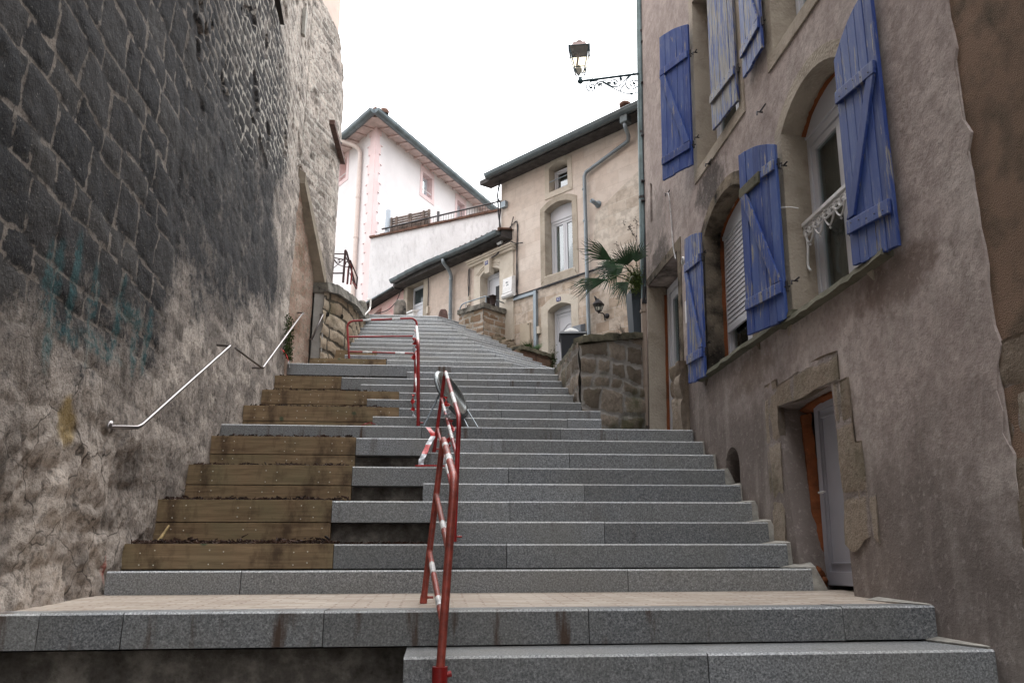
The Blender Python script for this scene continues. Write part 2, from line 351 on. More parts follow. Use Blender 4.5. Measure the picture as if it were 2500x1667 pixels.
def mk_leftwall():
    m=NT('old_stone_wall',.92,.15); v=m.co(); w=m.attr('mort'); r=m.attr('rnd'); so=m.attr('soot'); te=m.attr('teal'); oc=m.attr('ochre'); rd=m.attr('redm')
    n=m.noise(v,2.1,7,.68); n2=m.noise(v,14,6,.72); n3=m.noise(v,55,4,.75); nz=m.noise(v,.8,4,.6)
    light=m.ramp(m.math('ADD',m.math('MULTIPLY',n,.75),m.math('MULTIPLY',r,.25)),[(.30,(.17,.147,.128)),(.48,(.37,.32,.28)),(.68,(.62,.54,.47))])
    dk=m.ramp(m.math('ADD',m.math('MULTIPLY',n2,.6),m.math('MULTIPLY',r,.35)),[(.25,(.021,.022,.025)),(.5,(.043,.042,.044)),(.75,(.09,.085,.08))])
    sk=m.math('ADD',so,m.math('MULTIPLY',m.math('SUBTRACT',n,.5),1.3)); sk=m.math('ADD',sk,m.math('MULTIPLY',m.math('SUBTRACT',n2,.5),1.0))
    c=m.mix(m.ramp(sk,[(.30,0.),(.62,1.)]),light,dk)
    mo=m.ramp(m.math('ADD',m.math('MULTIPLY',w,.75),m.math('MULTIPLY',m.math('SUBTRACT',n2,.5),.9)),[(.38,0.),(.6,1.)])
    mcol=m.mix(m.ramp(n,[(.35,0.),(.7,1.)]),(.15,.13,.112),(.36,.31,.265)); mcol=m.mix(m.attr('lime'),mcol,(.56,.52,.46))
    c=m.mix(m.math('MULTIPLY',mo,.85),c,mcol)
    n5=m.noise(v,34,5,.8); c=m.mix(m.ramp(n5,[(.40,.45),(.48,0.)]),c,(.06,.055,.05)); c=m.mix(m.math('MULTIPLY',m.ramp(n5,[(.56,0.),(.68,.4)]),m.math('SUBTRACT',1.1,so,clamp=True)),c,(.52,.475,.43))
    c=m.mix(m.ramp(n3,[(.62,0.),(.69,.5)]),c,(.54,.50,.46))           # pale flakes
    c=m.mix(m.ramp(n3,[(.24,.85),(.34,0.)]),c,(.018,.016,.015))           # pits
    cr=m.vor(m.warp(v,3,.25),2.2,'DISTANCE_TO_EDGE'); c=m.mix(m.ramp(n2,[(.36,.65),(.48,0.)]),c,(.07,.062,.055)); c=m.mix(m.math('MULTIPLY',m.ramp(cr,[(.004,.7),(.012,0.)]),m.ramp(nz,[(.45,0.),(.55,1.)])),c,(.03,.027,.025))
    tm=m.math('MULTIPLY',te,m.ramp(n2,[(.40,0.),(.56,1.)])); c=m.mix(m.math('MULTIPLY',tm,.55),c,(.035,.14,.15))
    c=m.mix(m.math('MULTIPLY',m.math('MULTIPLY',oc,m.ramp(n2,[(.25,.4),(.5,1.)])),.85),c,(.34,.24,.09))
    c=m.mix(m.math('MULTIPLY',m.math('MULTIPLY',rd,m.ramp(n2,[(.40,0.),(.54,1.)])),.8),c,(.35,.05,.03))
    m.bump(n2,.7,.026); m.bump(n5,.6,.012); m.bump(n3,.5,.006)
    return m.done(c)
MT['leftwall']=mk_leftwall()
MT['planterstone']=mk_stone('planter_stone',((.13,.105,.08),(.30,.24,.185),(.46,.38,.31)),(.36,.33,.30),(.05,.045,.04),.5,.7,bump=.8)
MT['lowstone']=mk_stone('terrace_stone',((.15,.105,.065),(.37,.28,.19),(.56,.47,.36)),(.085,.07,.052),(.05,.05,.045),.8,.3,bump=.7)
MT['stoopstone']=mk_stone('stoop_stone',((.20,.12,.075),(.36,.25,.17),(.46,.38,.30)),(.42,.38,.33),(.05,.048,.042),.7,.4,bump=.8)
MT['coping']=plain('mossy_coping',(.16,.145,.10),.95,var=.45,sc=5,bump=1.)
MT['greycoping']=plain('weathered_coping',(.17,.155,.13),.95,var=.5,sc=6,bump=1.)
MT['concrete']=plain('concrete',(.36,.34,.31),.9,var=.2,sc=3,bump=.5)
MT['warmconcrete']=plain('stained_concrete',(.30,.25,.19),.9,var=.25,sc=3,bump=.5)
# ================================================================== STAIRS
Y={1:3.22,2:3.565,3:3.975}            # index 2 = step below the landing, 3 = landing edge
YS=[5.24,5.565,5.835,6.13,6.45,6.745,7.045,7.342,7.64,8.04,8.437,8.795,9.18,9.522,9.873,10.204,10.523,10.89,11.286,11.665,12.035,12.389,12.749,13.093,13.426,13.771,14.113,14.444,14.739,15.053]
# stair number n: 3..32 as measured; Z rises .165 each
Yn={n+3:y for n,y in enumerate(YS)}; Zn={n:-.015+.165*(n-3) for n in range(3,33)}
Yn[33]=15.45
RISE=.165
stair=empty('stone_staircase',(0,3.2,-.5),'long flight of speckled grey granite steps climbing between the old houses','staircase')
def jx(px,n,yy): return atY(px,yy,Yn[n]).x
def slab(mb,p0,p1,b0,b1,zt,h=.157,ch=.010,rnd=None):
    """granite block: front edge p0->p1, back edge b0->b1 (plan), top zt"""
    mb.rn=RNG.rand() if rnd is None else rnd
    p0,p1,b0,b1=map(lambda q:Vector((q[0],q[1])),(p0,p1,b0,b1)); i0=(b0-p0).normalized()*ch; i1=(b1-p1).normalized()*ch; zb=zt-h
    A=[(p0,zb),(p0,zt-ch),(p0+i0,zt),(b0,zt),(b0,zb)];B=[(p1,zb),(p1,zt-ch),(p1+i1,zt),(b1,zt),(b1,zb)]
    A=[(q.x,q.y,z) for q,z in A];B=[(q.x,q.y,z) for q,z in B]
    mb.face(A[::-1]); mb.face(B)
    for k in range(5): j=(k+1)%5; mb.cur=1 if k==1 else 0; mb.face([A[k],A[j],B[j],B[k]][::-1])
    mb.cur=0
def course(mb,x0,x1,y,yb,zt,joints=(),h=.157,g=.0022):
    xs=[x0]+sorted(j for j in joints if x0+.1<j<x1-.1)+[x1]
    for a,b in zip(xs,xs[1:]):
        o=RNG.uniform(-.0025,.0025); slab(mb,(a+(g if a!=x0 else 0),y+o),(b-(g if b!=x1 else 0),y+o),(a+(g if a!=x0 else 0),yb),(b-(g if b!=x1 else 0),yb),zt+RNG.uniform(-.0015,.0015),h)
MT['granite_edge']=mk_granite('lit_granite_arris',1.9)  # lightened granite for the chamfers: the bright edge highlight is painted in
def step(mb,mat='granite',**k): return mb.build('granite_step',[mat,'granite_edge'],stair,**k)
# below the landing
mb=MB(); course(mb,-.13,2.49,3.22,3.72,-.523,[1.2]); step(mb)
mb=MB(); course(mb,-.119,2.5,3.565,4.1,-.358,[atY(1727,1590,3.565).x]); step(mb)
mb=MB(); course(mb,-2.7,2.5,3.975,4.21,-.193,[atY(p,1500,3.975).x for p in (98,302,791,1437,2058)]); step(mb,'granite_stained',label='long granite landing edge with rust and dirt streaks, left part hollow below')
starts={3:-1.98,4:816,5:1051,6:812,7:1033,8:861,9:1037,10:870,11:-2.07,12:910,13:975,14:896,15:975,16:881,17:834,18:994,19:-2.02}
JN={3:(590,1063,1532),4:(1237,),5:(1475,),6:(1245,),7:(1426,),8:(1241,),9:(1390,),10:(1228,),11:(1029,1368),12:(1111,1385),13:(1224,),14:(1344,),15:(1217,),16:(1020,1307),17:(1246,),18:(1142,),19:(906,1104)}
RE={3:2.47,4:2.46,5:2.45,6:2.455,7:2.5,8:2.485,9:2.5,10:2.51,11:2.52}
ypx={3:1388,4:1328,5:1272,6:1223,7:1181,8:1142,9:1106,10:1074,11:1044,12:1021,13:1001,14:981,15:963,16:945,17:929,18:914,19:897}
for n,px in ((12,1468),(13,1466),(14,1419),(15,1411),(16,1405),(17,1399),(18,1392),(19,1393)): RE[n]=atY(px,ypx[n],Yn[n]).x
for n in range(3,20):
    s0=starts[n]; x0=s0 if isinstance(s0,float) else jx(s0,n,ypx[n]); starts[n]=x0
    mb=MB(); course(mb,x0,RE[n],Yn[n],Yn[n+1]+.1,Zn[n],[jx(p,n,ypx[n]) for p in JN[n]]); step(mb,'granite_stained' if n in (11,17,19) else 'granite')
Zn_=Zn
def Bk(n): k=n-20; return Vector((1.029-.0897*k+ (0.0) , Yn[n]+.085))          # bend points, T1=20 .. T13=32
def Rk(n):
    b=Bk(n); # right end where the step meets the side walls
    s=(1.734-.377*(b.y-12.878)-b.x)/(.77+.377*.64); s=max(s,.2); return Vector((b.x+.77*s,b.y+.64*s))
for n in range(20,33):
    z=Zn[n]; b=Bk(n); r=Rk(n) if n>=23 else b+Vector((.77,.64))*1.45
    if n<32: b2,r2=Bk(n+1),(Rk(n+1) if n+1>=23 else Bk(n+1)+Vector((.77,.64))*1.45)
    else: b2=Vector((-.10,15.5)); r2=Vector((.55,16.05))
    x0={20:atY(944,874,Yn[20]).x,21:atY(842,860,Yn[21]).x,22:atY(921,853,Yn[22]).x}.get(n,-1.46)
    mb=MB(); js=[x0+.55+RNG.rand()*.4,x0+1.5+RNG.rand()*.3]; bi=Vector((b.x,Yn[n]))
    xs=[x0]+[j for j in js if j<b.x-.25]+[None]
    yb=Yn[n+1]+.06
    for i in range(len(xs)-1):
        a=xs[i]; c=xs[i+1]
        if c is None: slab(mb,(a+.002,Yn[n]),(b.x,Yn[n]),(a+.002,yb),(b2.x,yb),z)
        else: slab(mb,(a+.002,Yn[n]),(c-.002,Yn[n]),(a+.002,yb),(c-.002,yb),z)
    o=Vector((.004,.004)); dirn=Vector((.77,.64)); bb=Vector((b.x,Yn[n])); rr=r-Vector((0,.085)) ; b2=Vector((b2.x,yb)); r2=r2-Vector((0,.02))
    L1=(rr-bb).length; t=.45+.3*RNG.rand()
    slab(mb,bb+o,bb+(rr-bb)*t,b2+o,b2+(r2-b2)*t,z); slab(mb,bb+(rr-bb)*(t+.003),rr,b2+(r2-b2)*(t+.003),r2,z)
    step(mb,'granite_pale_lit')
# concrete carcass under the granite, seen in the hollows
mb=MB(); mb.box((-2.6,4.12,-1.1),(-.05,5.4,-.37)); mb.box((-.2,3.35,-1.1),(2.6,4.2,-.7)); mb.box((-.2,3.68,-1.1),(2.6,5.4,-.53))
for n in range(3,20): mb.box((-2.1,Yn[n]+.13,-1.2),(min(RE[n],2.5)-.02,Yn[n+1]+.15,Zn[n]-.162))
for n in range(20,33): mb.box((-1.5 if n>22 else -1.7,Yn[n]+.13,0),(Bk(n).x,(Yn[n+1]+.15) if n<32 else 16.4,Zn[n]-.162))
for n in range(20,33):
    b=Bk(n);r=Rk(n) if n>=23 else b+Vector((.77,.64))*1.4; q=[b+Vector((-.1,.15)),r+Vector((-.1,.15)),r+Vector((-.1,1.)),b+Vector((-.1,1.))]
    mb.hexa([(p.x,p.y,.5) for p in q]+[(p.x,p.y,Zn[n]-.163) for p in q])
mb.build('concrete_base','rubble',stair)
# landing paving, mortar fillets at the right ends
mb=MB()
N=24
for i in range(N):
    y0=4.215+(5.3-4.215)*i/N;y1=4.215+(5.3-4.215)*(i+1)/N; z0=-.195+.042*i/N; z1=-.195+.042*(i+1)/N
    mb.face([(-2.7,y0,z0),(3.1,y0,z0),(3.1,y1,z1),(-2.7,y1,z1)])
mb.build('landing_paving','paving',kind='structure',label='pale brick paved landing between granite steps')
for n in list(range(3,11))+[1,2]:
    mb=MB()
    y=Yn[n] if n>2 else {2:3.975,1:3.565}[n]; z=Zn[n] if n>2 else {2:-.193,1:-.358}[n]; x=RE.get(n,2.5); ye=(Yn[n+1] if n>2 else {2:5.24,1:3.975}[n])
    if n==2: ye=4.5
    P=[(x-.01,y+.01,z-.15),(x+.11,y+.02,z-.15),(x+.16,ye,z-.15),(x-.01,ye,z-.15),(x-.03,y+.02,z+.006),(x+.05,y+.04,z+.014),(x+.14,ye,z+.05),(x-.08,ye,z+.012)]
    mb.hexa([(a+RNG.uniform(-.008,.008),b,c+RNG.uniform(-.004,.004)) for a,b,c in P]); mb.build('mortar_joint','mortar',stair)
# ---------------------------------------------------------------- timber planters
PL=[(4,1,309,816,816,'single-board timber planter edge, lowest of the flight, just above the landing'),
 (6,2,385,812,812,'two-board timber planter front with green knots, second one up from the landing'),
 (8,2,453,861,861,'two-board timber planter front, third one up from the landing'),
 (10,2,509,870,870,'dirty timber planter front under the long granite slab'),
 (13,2,635,975,910,'timber planter front with soil clod, just above the long granite slab'),
 (15,2,656,975,896,'greenish timber planter front, second one above the long granite slab'),
 (17,2,677,834,834,'short dirty timber planter front below the upper granite slab'),
 (20,1,757,944,944,'single timber board edge behind the upright red barrier'),
 (22,2,796,921,842,'small timber planter front against the curved stone terrace wall')]
for n,rows,pl,pr,pr2,lab in PL:
    yy=ypx.get(n,860); xl=atY(pl,yy,Yn[n]).x if n>=19 else -2.03; xr=jx(pr,n,yy)-.004; xr2=jx(pr2,n,yy)-.004
    root=empty('timber_planter',((xl+xr)/2,Yn[n],Zn[n]-.165*rows),lab,'planter edge','timber edged planting beds')
    for k in range(rows):
        zt=Zn[n]+.004-k*.166; xe=xr if k==0 else xr2; mb=MB(); mb.rn=RNG.rand()
        mb.box((xl,Yn[n]-.002,zt-.160),(xe,Yn[n]+.043,zt)); mb.cur=1; mbs=mb; x=xl+.12
        while x<xe-.05:
            for dx in (0,.09):
                for zz in ((.045,) if k else (.05,.13)):
                    if x+dx<xe-.02: mbs.lathe((x+dx,Yn[n]-.002,zt-zz+RNG.uniform(-.01,.01)),[(.0045,0),(.0045,.0025),(0.0001,.003)],8,axis=(0,-1,0))
            x+=.42+RNG.rand()*.15
        mb.build('retaining_board',['timber','screw'],root,bevel=.004)
    # hidden end board and posts keep the bed together
    mb=MB(); mb.rn=.3; mb.box((xr-.06,Yn[n]+.044,Zn[n]-.16*rows),(xr-.02,Yn[n+1]-.01,Zn[n]-.02)); mb.build('post','timber',root)
# mulch in the beds
def chips(mb,x0,x1,y0,y1,z,n,h=.02,big=1.):
    for _ in range(n):
        c=Vector((random.uniform(x0,x1),random.uniform(y0,y1),z+random.random()**2*h)); l=random.uniform(.012,.05)*big;w=l*random.uniform(.15,.4)
        a=Vector((random.uniform(-1,1),random.uniform(-1,1),random.uniform(-.35,.45))).normalized(); b=a.cross(Vector((random.uniform(-.4,.4),random.uniform(-.4,.4),1))).normalized(); t=a.cross(b)*w*.4
        a*=l/2;b=b*w/2; mb.hexa([c-a-b-t,c+a-b*.4-t,c+a+b*.5-t,c-a+b-t,c-a-b*.6+t,c+a-b*.3+t,c+a+b*.4+t,c-a+b*.7+t])
mb=MB()
beds=[(-2.0,jx(816,4,1328),5.6,6.11,Zn[4]-.01),(-2.0,-.75,6.17,6.72,Zn[6]-.01),(-2.0,-.75,6.79,7.32,Zn[8]-.01),(-2.0,-.78,7.385,7.62,Zn[10]-.012),(-2.0,-.5,8.47,9.16,Zn[13]-.01),(-2.0,-.55,9.22,9.85,Zn[15]-.01),(-2.0,-.9,9.9,10.5,Zn[17]-.012),(-1.75,-.7,10.94,11.62,Zn[20]-.012),(-1.95,-.7,7.75,8.42,Zn[11]+.002)]
for i,(x0,x1,y0,y1,z) in enumerate(beds):
    mb.face([(x0,y0,z),(x1,y0,z),(x1,y1,z),(x0,y1,z)]); w=x1-x0
    if i<8:
        chips(mb,x0,x1,y0,y0+.2,z,int(900*w),.035); chips(mb,x0,x1,y0+.2,y1,z,int(420*w),.045,1.2)
        for _ in range(int(5*w)): cx=random.uniform(x0,x1); chips(mb,cx-.07,cx+.07,y0+.1,y1,z,60,.06)
    else: chips(mb,x0,x1,y0,y1,z,int(90*w),.006,.6)
chips(mb,jx(812,5,1272),jx(1050,5,1272),5.87,6.2,Zn[4]-.005,420,.03); chips(mb,-1.2,-.3,6.5,6.8,Zn[6]-.005,200,.02)
mb.build('bark_mulch','mulch',kind='stuff',label='dark bark mulch and soil crumbs in the planting beds')
# loose bits
mb=MB(); p0=atY(388,1320,5.9);p1=atY(413,1282,5.95); mb.tube([p0,p1],.016,5,True,.008); mb.build('wood_offcut',plain('offcut',(.5,.36,.17),.8,var=.3,sc=30),label='pale splintered wood offcut leaning in the lowest mulch bed',cat='wood scrap')
mb=MB(); p0=atY(590,1311,5.95);p1=atY(606,1303,5.95); mb.tube([p0,p1],.006,5,True,.003); mb.build('twig','mulch',label='thin dark twig standing out of the lowest mulch bed',cat='twig')
mb=MB(); c=atZ(2232,1561,-.353); mb.smooth=True
for k in range(10):
    a0=k*.63;a1=(k+1)*.63; R=lambda a:.028*(1+.45*math.cos(a*2)); mb.face([c+Vector((0,0,.006)),c+Vector((R(a0)*math.cos(a0)*1.3,R(a0)*math.sin(a0)*.5,.012+.008*math.sin(a0*3))),c+Vector((R(a1)*math.cos(a1)*1.3,R(a1)*math.sin(a1)*.5,.012+.008*math.sin(a1*3)))])
mb.build('dead_leaf',plain('leaf_brown',(.16,.09,.05),.9,sc=30),label='curled brown dead leaf on the tread below the landing',cat='leaf')
mb=MB(); c=atZ(1876,1432,-.165)
for k in range(5): mb.lathe(c+Vector((RNG.uniform(-.06,.06),RNG.uniform(-.03,.03),-.005)),[(.032,0),(.03,.012),(.017,.022),(.001,.026)],9)
mb.build('plaster_lump',plain('plaster_lump',(.62,.56,.48),.95,sc=20,bump=.8),label='small pale lump of plaster on the paved landing by the steps',cat='rubble')
# ================================================================== LEFT: OLD STONE BUILDING
lb=empty('stone_building',(-2.2,6,-.2),'tall soot blackened old stone building wall rising along the left of the steps','building')
def leftfn(sa,z):
    y=sa-2.0                                   # path starts at Y=-2
    m1,r1,e1=masonry(y,z+.04*y,.33,.25,.020,.085,3,.5)     # big blocks, near
    m2,r2,e2=masonry(y,z,.23,.115,.020,.06,8,.4)            # small coursed rubble, far and high
    m3,r3,e3=masonry(y,z,.33,.25,.05,.16,12,.7)             # lumpy rubble at the foot
    far=ss(5.5,6.1,y+.45*(fbm(z*1.1,y*0,77,2)-.5)*2); foot=1-ss(.55,1.15,z-.0*y+.5*(fbm(y*1.3,z*1.3,51,3)-.5)+.1*np.clip(y-4,0,9)*-1*0)
    foot=foot*(1-ss(5.2,6.6,y)); zfoot=.12*0
    lime=ss(.45,.6,fbm(y*.9,z*.7,61,3)+.10*ss(3.2,5.5,z)-.22*(1-ss(6.5,8.,y))) * far
    rend=far*(1-ss(2.6,4.4,z-.30*(y-6)+1.4*(fbm(y*.8,z*.8,63,3)-.5)))*(1-foot)      # patchy render
    m=m1*(1-far)+m2*far; r=r1*(1-far)+r2*far; e=e1*(1-far)+e2*far*1.5
    m=m*(1-foot)+m3*.35*foot; r=r*(1-foot)+r3*foot; e=e*(1-foot)+e3*foot
    gaps=fbm(y*3,z*3,71,3); m=m*(1-rend*.85)*ss(.30,.45,gaps+.1); m=np.clip(m,0,1)
    d=.011*(1-np.exp(-e/.02))*(1-rend*.8)+.035*foot*(r3-.3)*(1-np.exp(-e3/.05))+.08*foot*(fbm(y*2.4,z*2.4,81,3)-.5)+.018*(fbm(y*9,z*9,83,3)-.5)+.05*(fbm(y*1.1,z*1.1,85,3)-.5)
    d+=-.03*far*(1-rend)*(gaps<.33)+foot*(.035*(fbm(y*16,z*16,87,3)-.5)+.02*(fbm(y*34,z*34,88,2)-.5))
    soot=.92-.85*(1-ss(.2,2.3,z-.24*(y-4)+.7*(fbm(y*.7,z*.7,91,3)-.5)))-.22*far-.75*ss(8.4,10.6,y+.25*z-1.2+(fbm(y,z,95,3)-.5)*1.5)-.30*ss(4.5,8,z)*far
    soot=np.where((1-far)>.5,soot+.05,soot)
    return d-.02,m,r,soot
def blob(y,z,cy,cz,ry,rz,seed=0,soft=.5):
    q=((y-cy)/ry)**2+((z-cz)/rz)**2+(fbm(y*9,z*9,seed,3)-.5)*1.2; return 1-ss(1-soft,1+soft,q)
def teal(sa,z):
    y=sa-2; t=0*y
    for cy,cz,ry,rz in ((4.05,1.42,.05,.22),(4.15,1.35,.06,.35),(4.35,1.55,.05,.3),(4.32,1.22,.2,.05),(4.62,1.45,.06,.3),(4.7,1.28,.2,.06),(5.0,1.5,.05,.3),(5.15,1.6,.25,.06),(5.3,1.45,.05,.28),(4.9,1.25,.25,.05),(5.5,1.5,.06,.25)): t=np.maximum(t,blob(y,z,cy,cz,ry,rz,7,.5))
    return t*.9
pc=atX(165,1033,-2.0); pr=atX(325,1385,-2.0)
VV={'teal':teal,'ochre':lambda s,z: blob(s-2,z,pc.y,pc.z,.13,.13,17,.4),'redm':lambda s,z: blob(s-2,z,5.3,.02,.035,.12,19,.6),'lime':lambda s,z: ss(5.9,7.5,s-2)}
hf('wall',[(-2.0,-2.),(-2.0,2.8)],-1.,8.75,.05,lambda s,z:(np.array(leftfn(s,z)[0]),)+leftfn(s,z)[1:],'leftwall',lb,-1,0,vv=VV)
def leftfn2(s,z): return leftfn(s+4.8,z)
VV2={k:(lambda f:(lambda s,z: f(s+4.8,z)))(f) for k,f in VV.items()}
A=hf('wall',[(-2.0,2.8),(-2.0,10.42)],-.65,lambda s: 8.75-0*s,.0225,leftfn2,'leftwall',lb,-1,.6,vv=VV2)
bpy.data.objects.remove(A) if False else None
# upper wall beyond the recess, stepping slightly forward, its foot cut off by a sloping slab
SL0=Vector((-1.93,10.42,5.30)); SL1=Vector((-1.69,11.30,4.10))
def leftfn3(s,z):
    d,m,r,so=leftfn2(s+7.62,z); return d*.6,m,r,so-.25
VV3={k:(lambda f:(lambda s,z: f(s+12.42,z)))(f) for k,f in VV.items()}
hf('wall',[(-2.0,10.42),(-1.69,11.30),(-1.66,11.55),(-1.66,11.85)],lambda s: 5.30-1.29*s if s<.93 else 4.10,lambda s: 8.6-.36*s if s<.9 else 8.25-1.2*(s-.9),.0225,leftfn3,'leftwall',lb,-1,.6,vv=VV3)
# sloping slab soffit, recess back wall and jamb
mb=MB(); mb.hexa([SL0+Vector((-.30,-.02,-.10)),SL0+Vector((-.005,-.02,-.10)),SL1+Vector((0,0,-.12)),SL1+Vector((-.27,0,-.12)),SL0+Vector((-.30,-.02,.25)),SL0+Vector((-.005,-.02,.06)),SL1+Vector((0,0,.05)),SL1+Vector((-.27,0,.2))]); mb.build('sloping_slab','warmconcrete',lb)
hf('recess_wall',[(-2.02,10.40),(-1.85,11.22)],1.8,5.4,.0225,lambda s,z:(lambda q:(q[0]*.6,q[1]*.4,q[2],q[3]-.8))(leftfn2(s+7.6,z)),'leftwall',lb,-1,.2,vv={k:(lambda s,z:s*0+.3) for k in VV})
mb=MB(); q0=atY(757,866,11.2);q1=atY(783,866,11.2);q2=atY(797,679,11.25);q3=atY(770,679,11.25)
mb.hexa([(q0.x,11.2,1.8),(q1.x,11.2,1.8),(q1.x+.02,11.45,1.8),(q0.x,11.45,1.8),(q3.x,11.25,4.02),(q2.x,11.25,4.02),(q2.x,11.5,4.02),(q3.x,11.5,4.02)]); mb.build('jamb','concrete',lb,bevel=.01)
# pale plastered storey above, with its eaves; back of block
t0=atX(776,0,-2.0);t1=atX(807,292,-1.72);e0=atX(826,0,-1.95)
mb=MB(); fr=Fr((-2.03,0,0),(0,1,0),(1,0,0))
mb.prism(Fr((-1.985,0,0),(0,1,0),(1,0,0)),[(-2,8.7),(10.3,8.7),(10.7,8.35),(10.7,14),(-2,14)],-4,0)
mb.prism(Fr((-1.985,10.7,0),(.31,.95,0),(.95,-.31,0)),[(0,8.35),(.6,8.0),(.74,7.8),(.70,14),(0,14)],-4,0)
mb.build('plastered_wall',plain('pale_pink_plaster',(.70,.55,.47),.9,var=.08,sc=2,bump=.2),lb)
mb=MB(); mb.hexa([(-2.6,9.6,13.2),(-1.2,9.6,13.1),(-1.0,12.2,13.0),(-2.6,12.2,13.1),(-2.6,9.6,13.5),(-1.2,9.6,13.3),(-1.0,12.2,13.2),(-2.6,12.2,13.4)]); mb.build('roof_eaves','zinc' if 'zinc' in MT else 'concrete',lb)
mb=MB(); mb.box((-6,-2,-1.3),(-2.3,10.9,14)); mb.box((-6,-14,-1.3),(-2.0,-2.001,14)); mb.build('building_body','concrete',lb)
# lean-to beyond: verge of roman tiles
v0=atX(808,303,-1.66);v1=atX(833,391,-1.66)
mb=MB(); mb.hexa([(-1.68,v0.y-.05,v0.z-.03),(-1.60,v0.y-.05,v0.z-.03),(-1.60,v1.y+.05,v1.z-.05),(-1.68,v1.y+.05,v1.z-.05),(-1.68,v0.y-.05,v0.z+.04),(-1.60,v0.y-.05,v0.z+.04),(-1.60,v1.y+.05,v1.z+.01),(-1.68,v1.y+.05,v1.z+.01)])
for k in range(14): c=v0.lerp(v1,k/13); mb.tube([c+Vector((.04,-.03,.02)),c+Vector((.04,.04,.0))],.022,8)
mb.build('tile_verge',plain('dark_tile',(.13,.075,.06),.9,sc=9,var=.3),lb)
# small fittings of the wall: two cut iron flats and a peg
mb=MB(); a=atX(664,-25,-1.98);b=atX(683,57,-1.98); mb.hexa([a+Vector((0,-.03,0)),a+Vector((.07,-.03,0)),a+Vector((.07,.03,0)),a+Vector((0,.03,0)),b+Vector((0,-.03,0)),b+Vector((.05,-.03,0)),b+Vector((.05,.03,0)),b+Vector((0,.03,0))]); mb.build('iron_anchor',plain('rusty_iron',(.05,.04,.035),.8,var=.3),lb)
mb=MB(); a=atX(745,30,-1.985);b=atX(741,88,-1.985); mb.hexa([a+Vector((-.02,-.09,0)),a+Vector((.03,-.09,0)),a+Vector((.03,.05,0)),a+Vector((-.02,.05,0)),b+Vector((-.02,-.05,0)),b+Vector((.02,-.05,0)),b+Vector((.02,.04,0)),b+Vector((-.02,.04,0))]); mb.build('repair_patch','mortar',lb)
MT['iron']=plain('dark_iron',(.055,.05,.052),.5,.5,var=.2)
MT['steel']=NT('worn_steel_tube',.28,.5,.9).m; MT['steel'].node_tree.nodes['Principled BSDF'].inputs['Base Color'].default_value=(.27,.25,.245,1)
MT['redpaint']=plain('red_barrier_paint',(.30,.014,.014),.38,0,.5,var=.25,sc=7,bump=.2)
MT['rustred']=plain('faded_red_paint',(.33,.06,.04),.45,0,.5,var=.35,sc=12,bump=.3)
MT['white']=plain('white_paint',(.78,.77,.76),.45,var=.1,sc=9)
MT['whiteband']=plain('reflective_band',(.74,.73,.72),.35,var=.25,sc=14)
# handrails on the wall
def wallpt(x,y,X=-1.88): return atX(x,y,X)
mb=MB(); X=-1.87
pts=[atX(268,1042,-2.0),Vector((X,atX(335,1043,X).y,atX(335,1043,X).z)),atX(346,1037,X),atX(561,845,X)]
mb.tube(pts,.0125,12); mb.tube([atX(531,842,-2.),atX(560,845,X)],.012,8); mb.lathe(atX(268,1042,-2.005),[(.04,0),(.04,.012),(.015,.02)],12,axis=(1,0,0))
mb.build('handrail','steel',label='bare steel handrail sloping up the blackened wall, lower left, ends bent into the stone',cat='handrail',group='handrails on the left wall')
mb=MB(); p=[atX(561,845,X),atX(575,850,X),atX(636,895,X),atX(642,897,X),atX(736,768,X),atX(741,764,X),atX(722,763,-2.0)]
mb.tube(p[1:4],.0115,10); mb.tube(p[3:],.0125,12); mb.tube([atX(617,898,-2.),atX(640,898,X)],.012,8)
mb.build('handrail','steel',label='steel handrail with a level run and tape scrap, midway up the left wall',cat='handrail',group='handrails on the left wall')
mb=MB(); p=[atX(746,828,-1.98),atX(761,828,-1.8),atX(788,768,-1.68),atX(781,766,-1.75)]; mb.tube(p,.0145,10); mb.build('handrail','steel',label='short steel handrail beside the concrete jamb and terrace wall',cat='handrail',group='handrails on the left wall')
mb=MB(); p=[atX(877,770,-1.40),atX(888,771,-1.33),atX(902,757,-1.32),atX(904.5,748,-1.32),atX(905,731,-1.32),atX(897,730,-1.4)]; mb.tube(p,.016,10); mb.build('handrail',plain('pale_rail_paint',(.6,.57,.52),.4,var=.1),label='pale painted handrail end bent upward at the top of the steps',cat='handrail',group='handrails on the left wall')
# tape scrap
MT['tapered']=plain('tape_red',(.55,.02,.02),.4,var=.1,bump=0); MT['tapewhite']=plain('tape_white',(.72,.74,.78),.4,var=.1,bump=0)
def tape(pts,w,label,name='barrier_tape',twist=1.5,per=.14,wdir=Vector((1,0,0)),**t):
    P=curve_pts(pts,8); mb=MB(); acc=0; prev=None
    for i,p in enumerate(P):
        if i: acc+=(p-P[i-1]).length
        a=twist*math.sin(i*.55+.4); side=(wdir*math.cos(a)+Vector((0,1,0))*math.sin(a)).normalized()*w/2
        cur=(p-side,p+side)
        if prev: mb.cur=int(acc/per)%2; n=(prev[1]-prev[0]).cross(cur[0]-prev[0]).normalized()*.0006; A=[prev[0],prev[1],cur[1],cur[0]]; mb.hexa([q-n for q in A]+[q+n for q in A])
        prev=cur
    return mb.build(name,['tapered','tapewhite'],label=label,cat='barrier tape',**t)
a=atX(686,851,-1.86)
tape([a,a+Vector((.03,.12,-.02)),a+Vector((.05,.28,-.09)),a+Vector((.05,.36,-.14))],.03,'white scrap of barrier tape hanging from the left wall handrail',per=.3,wdir=Vector((0,0,1)))
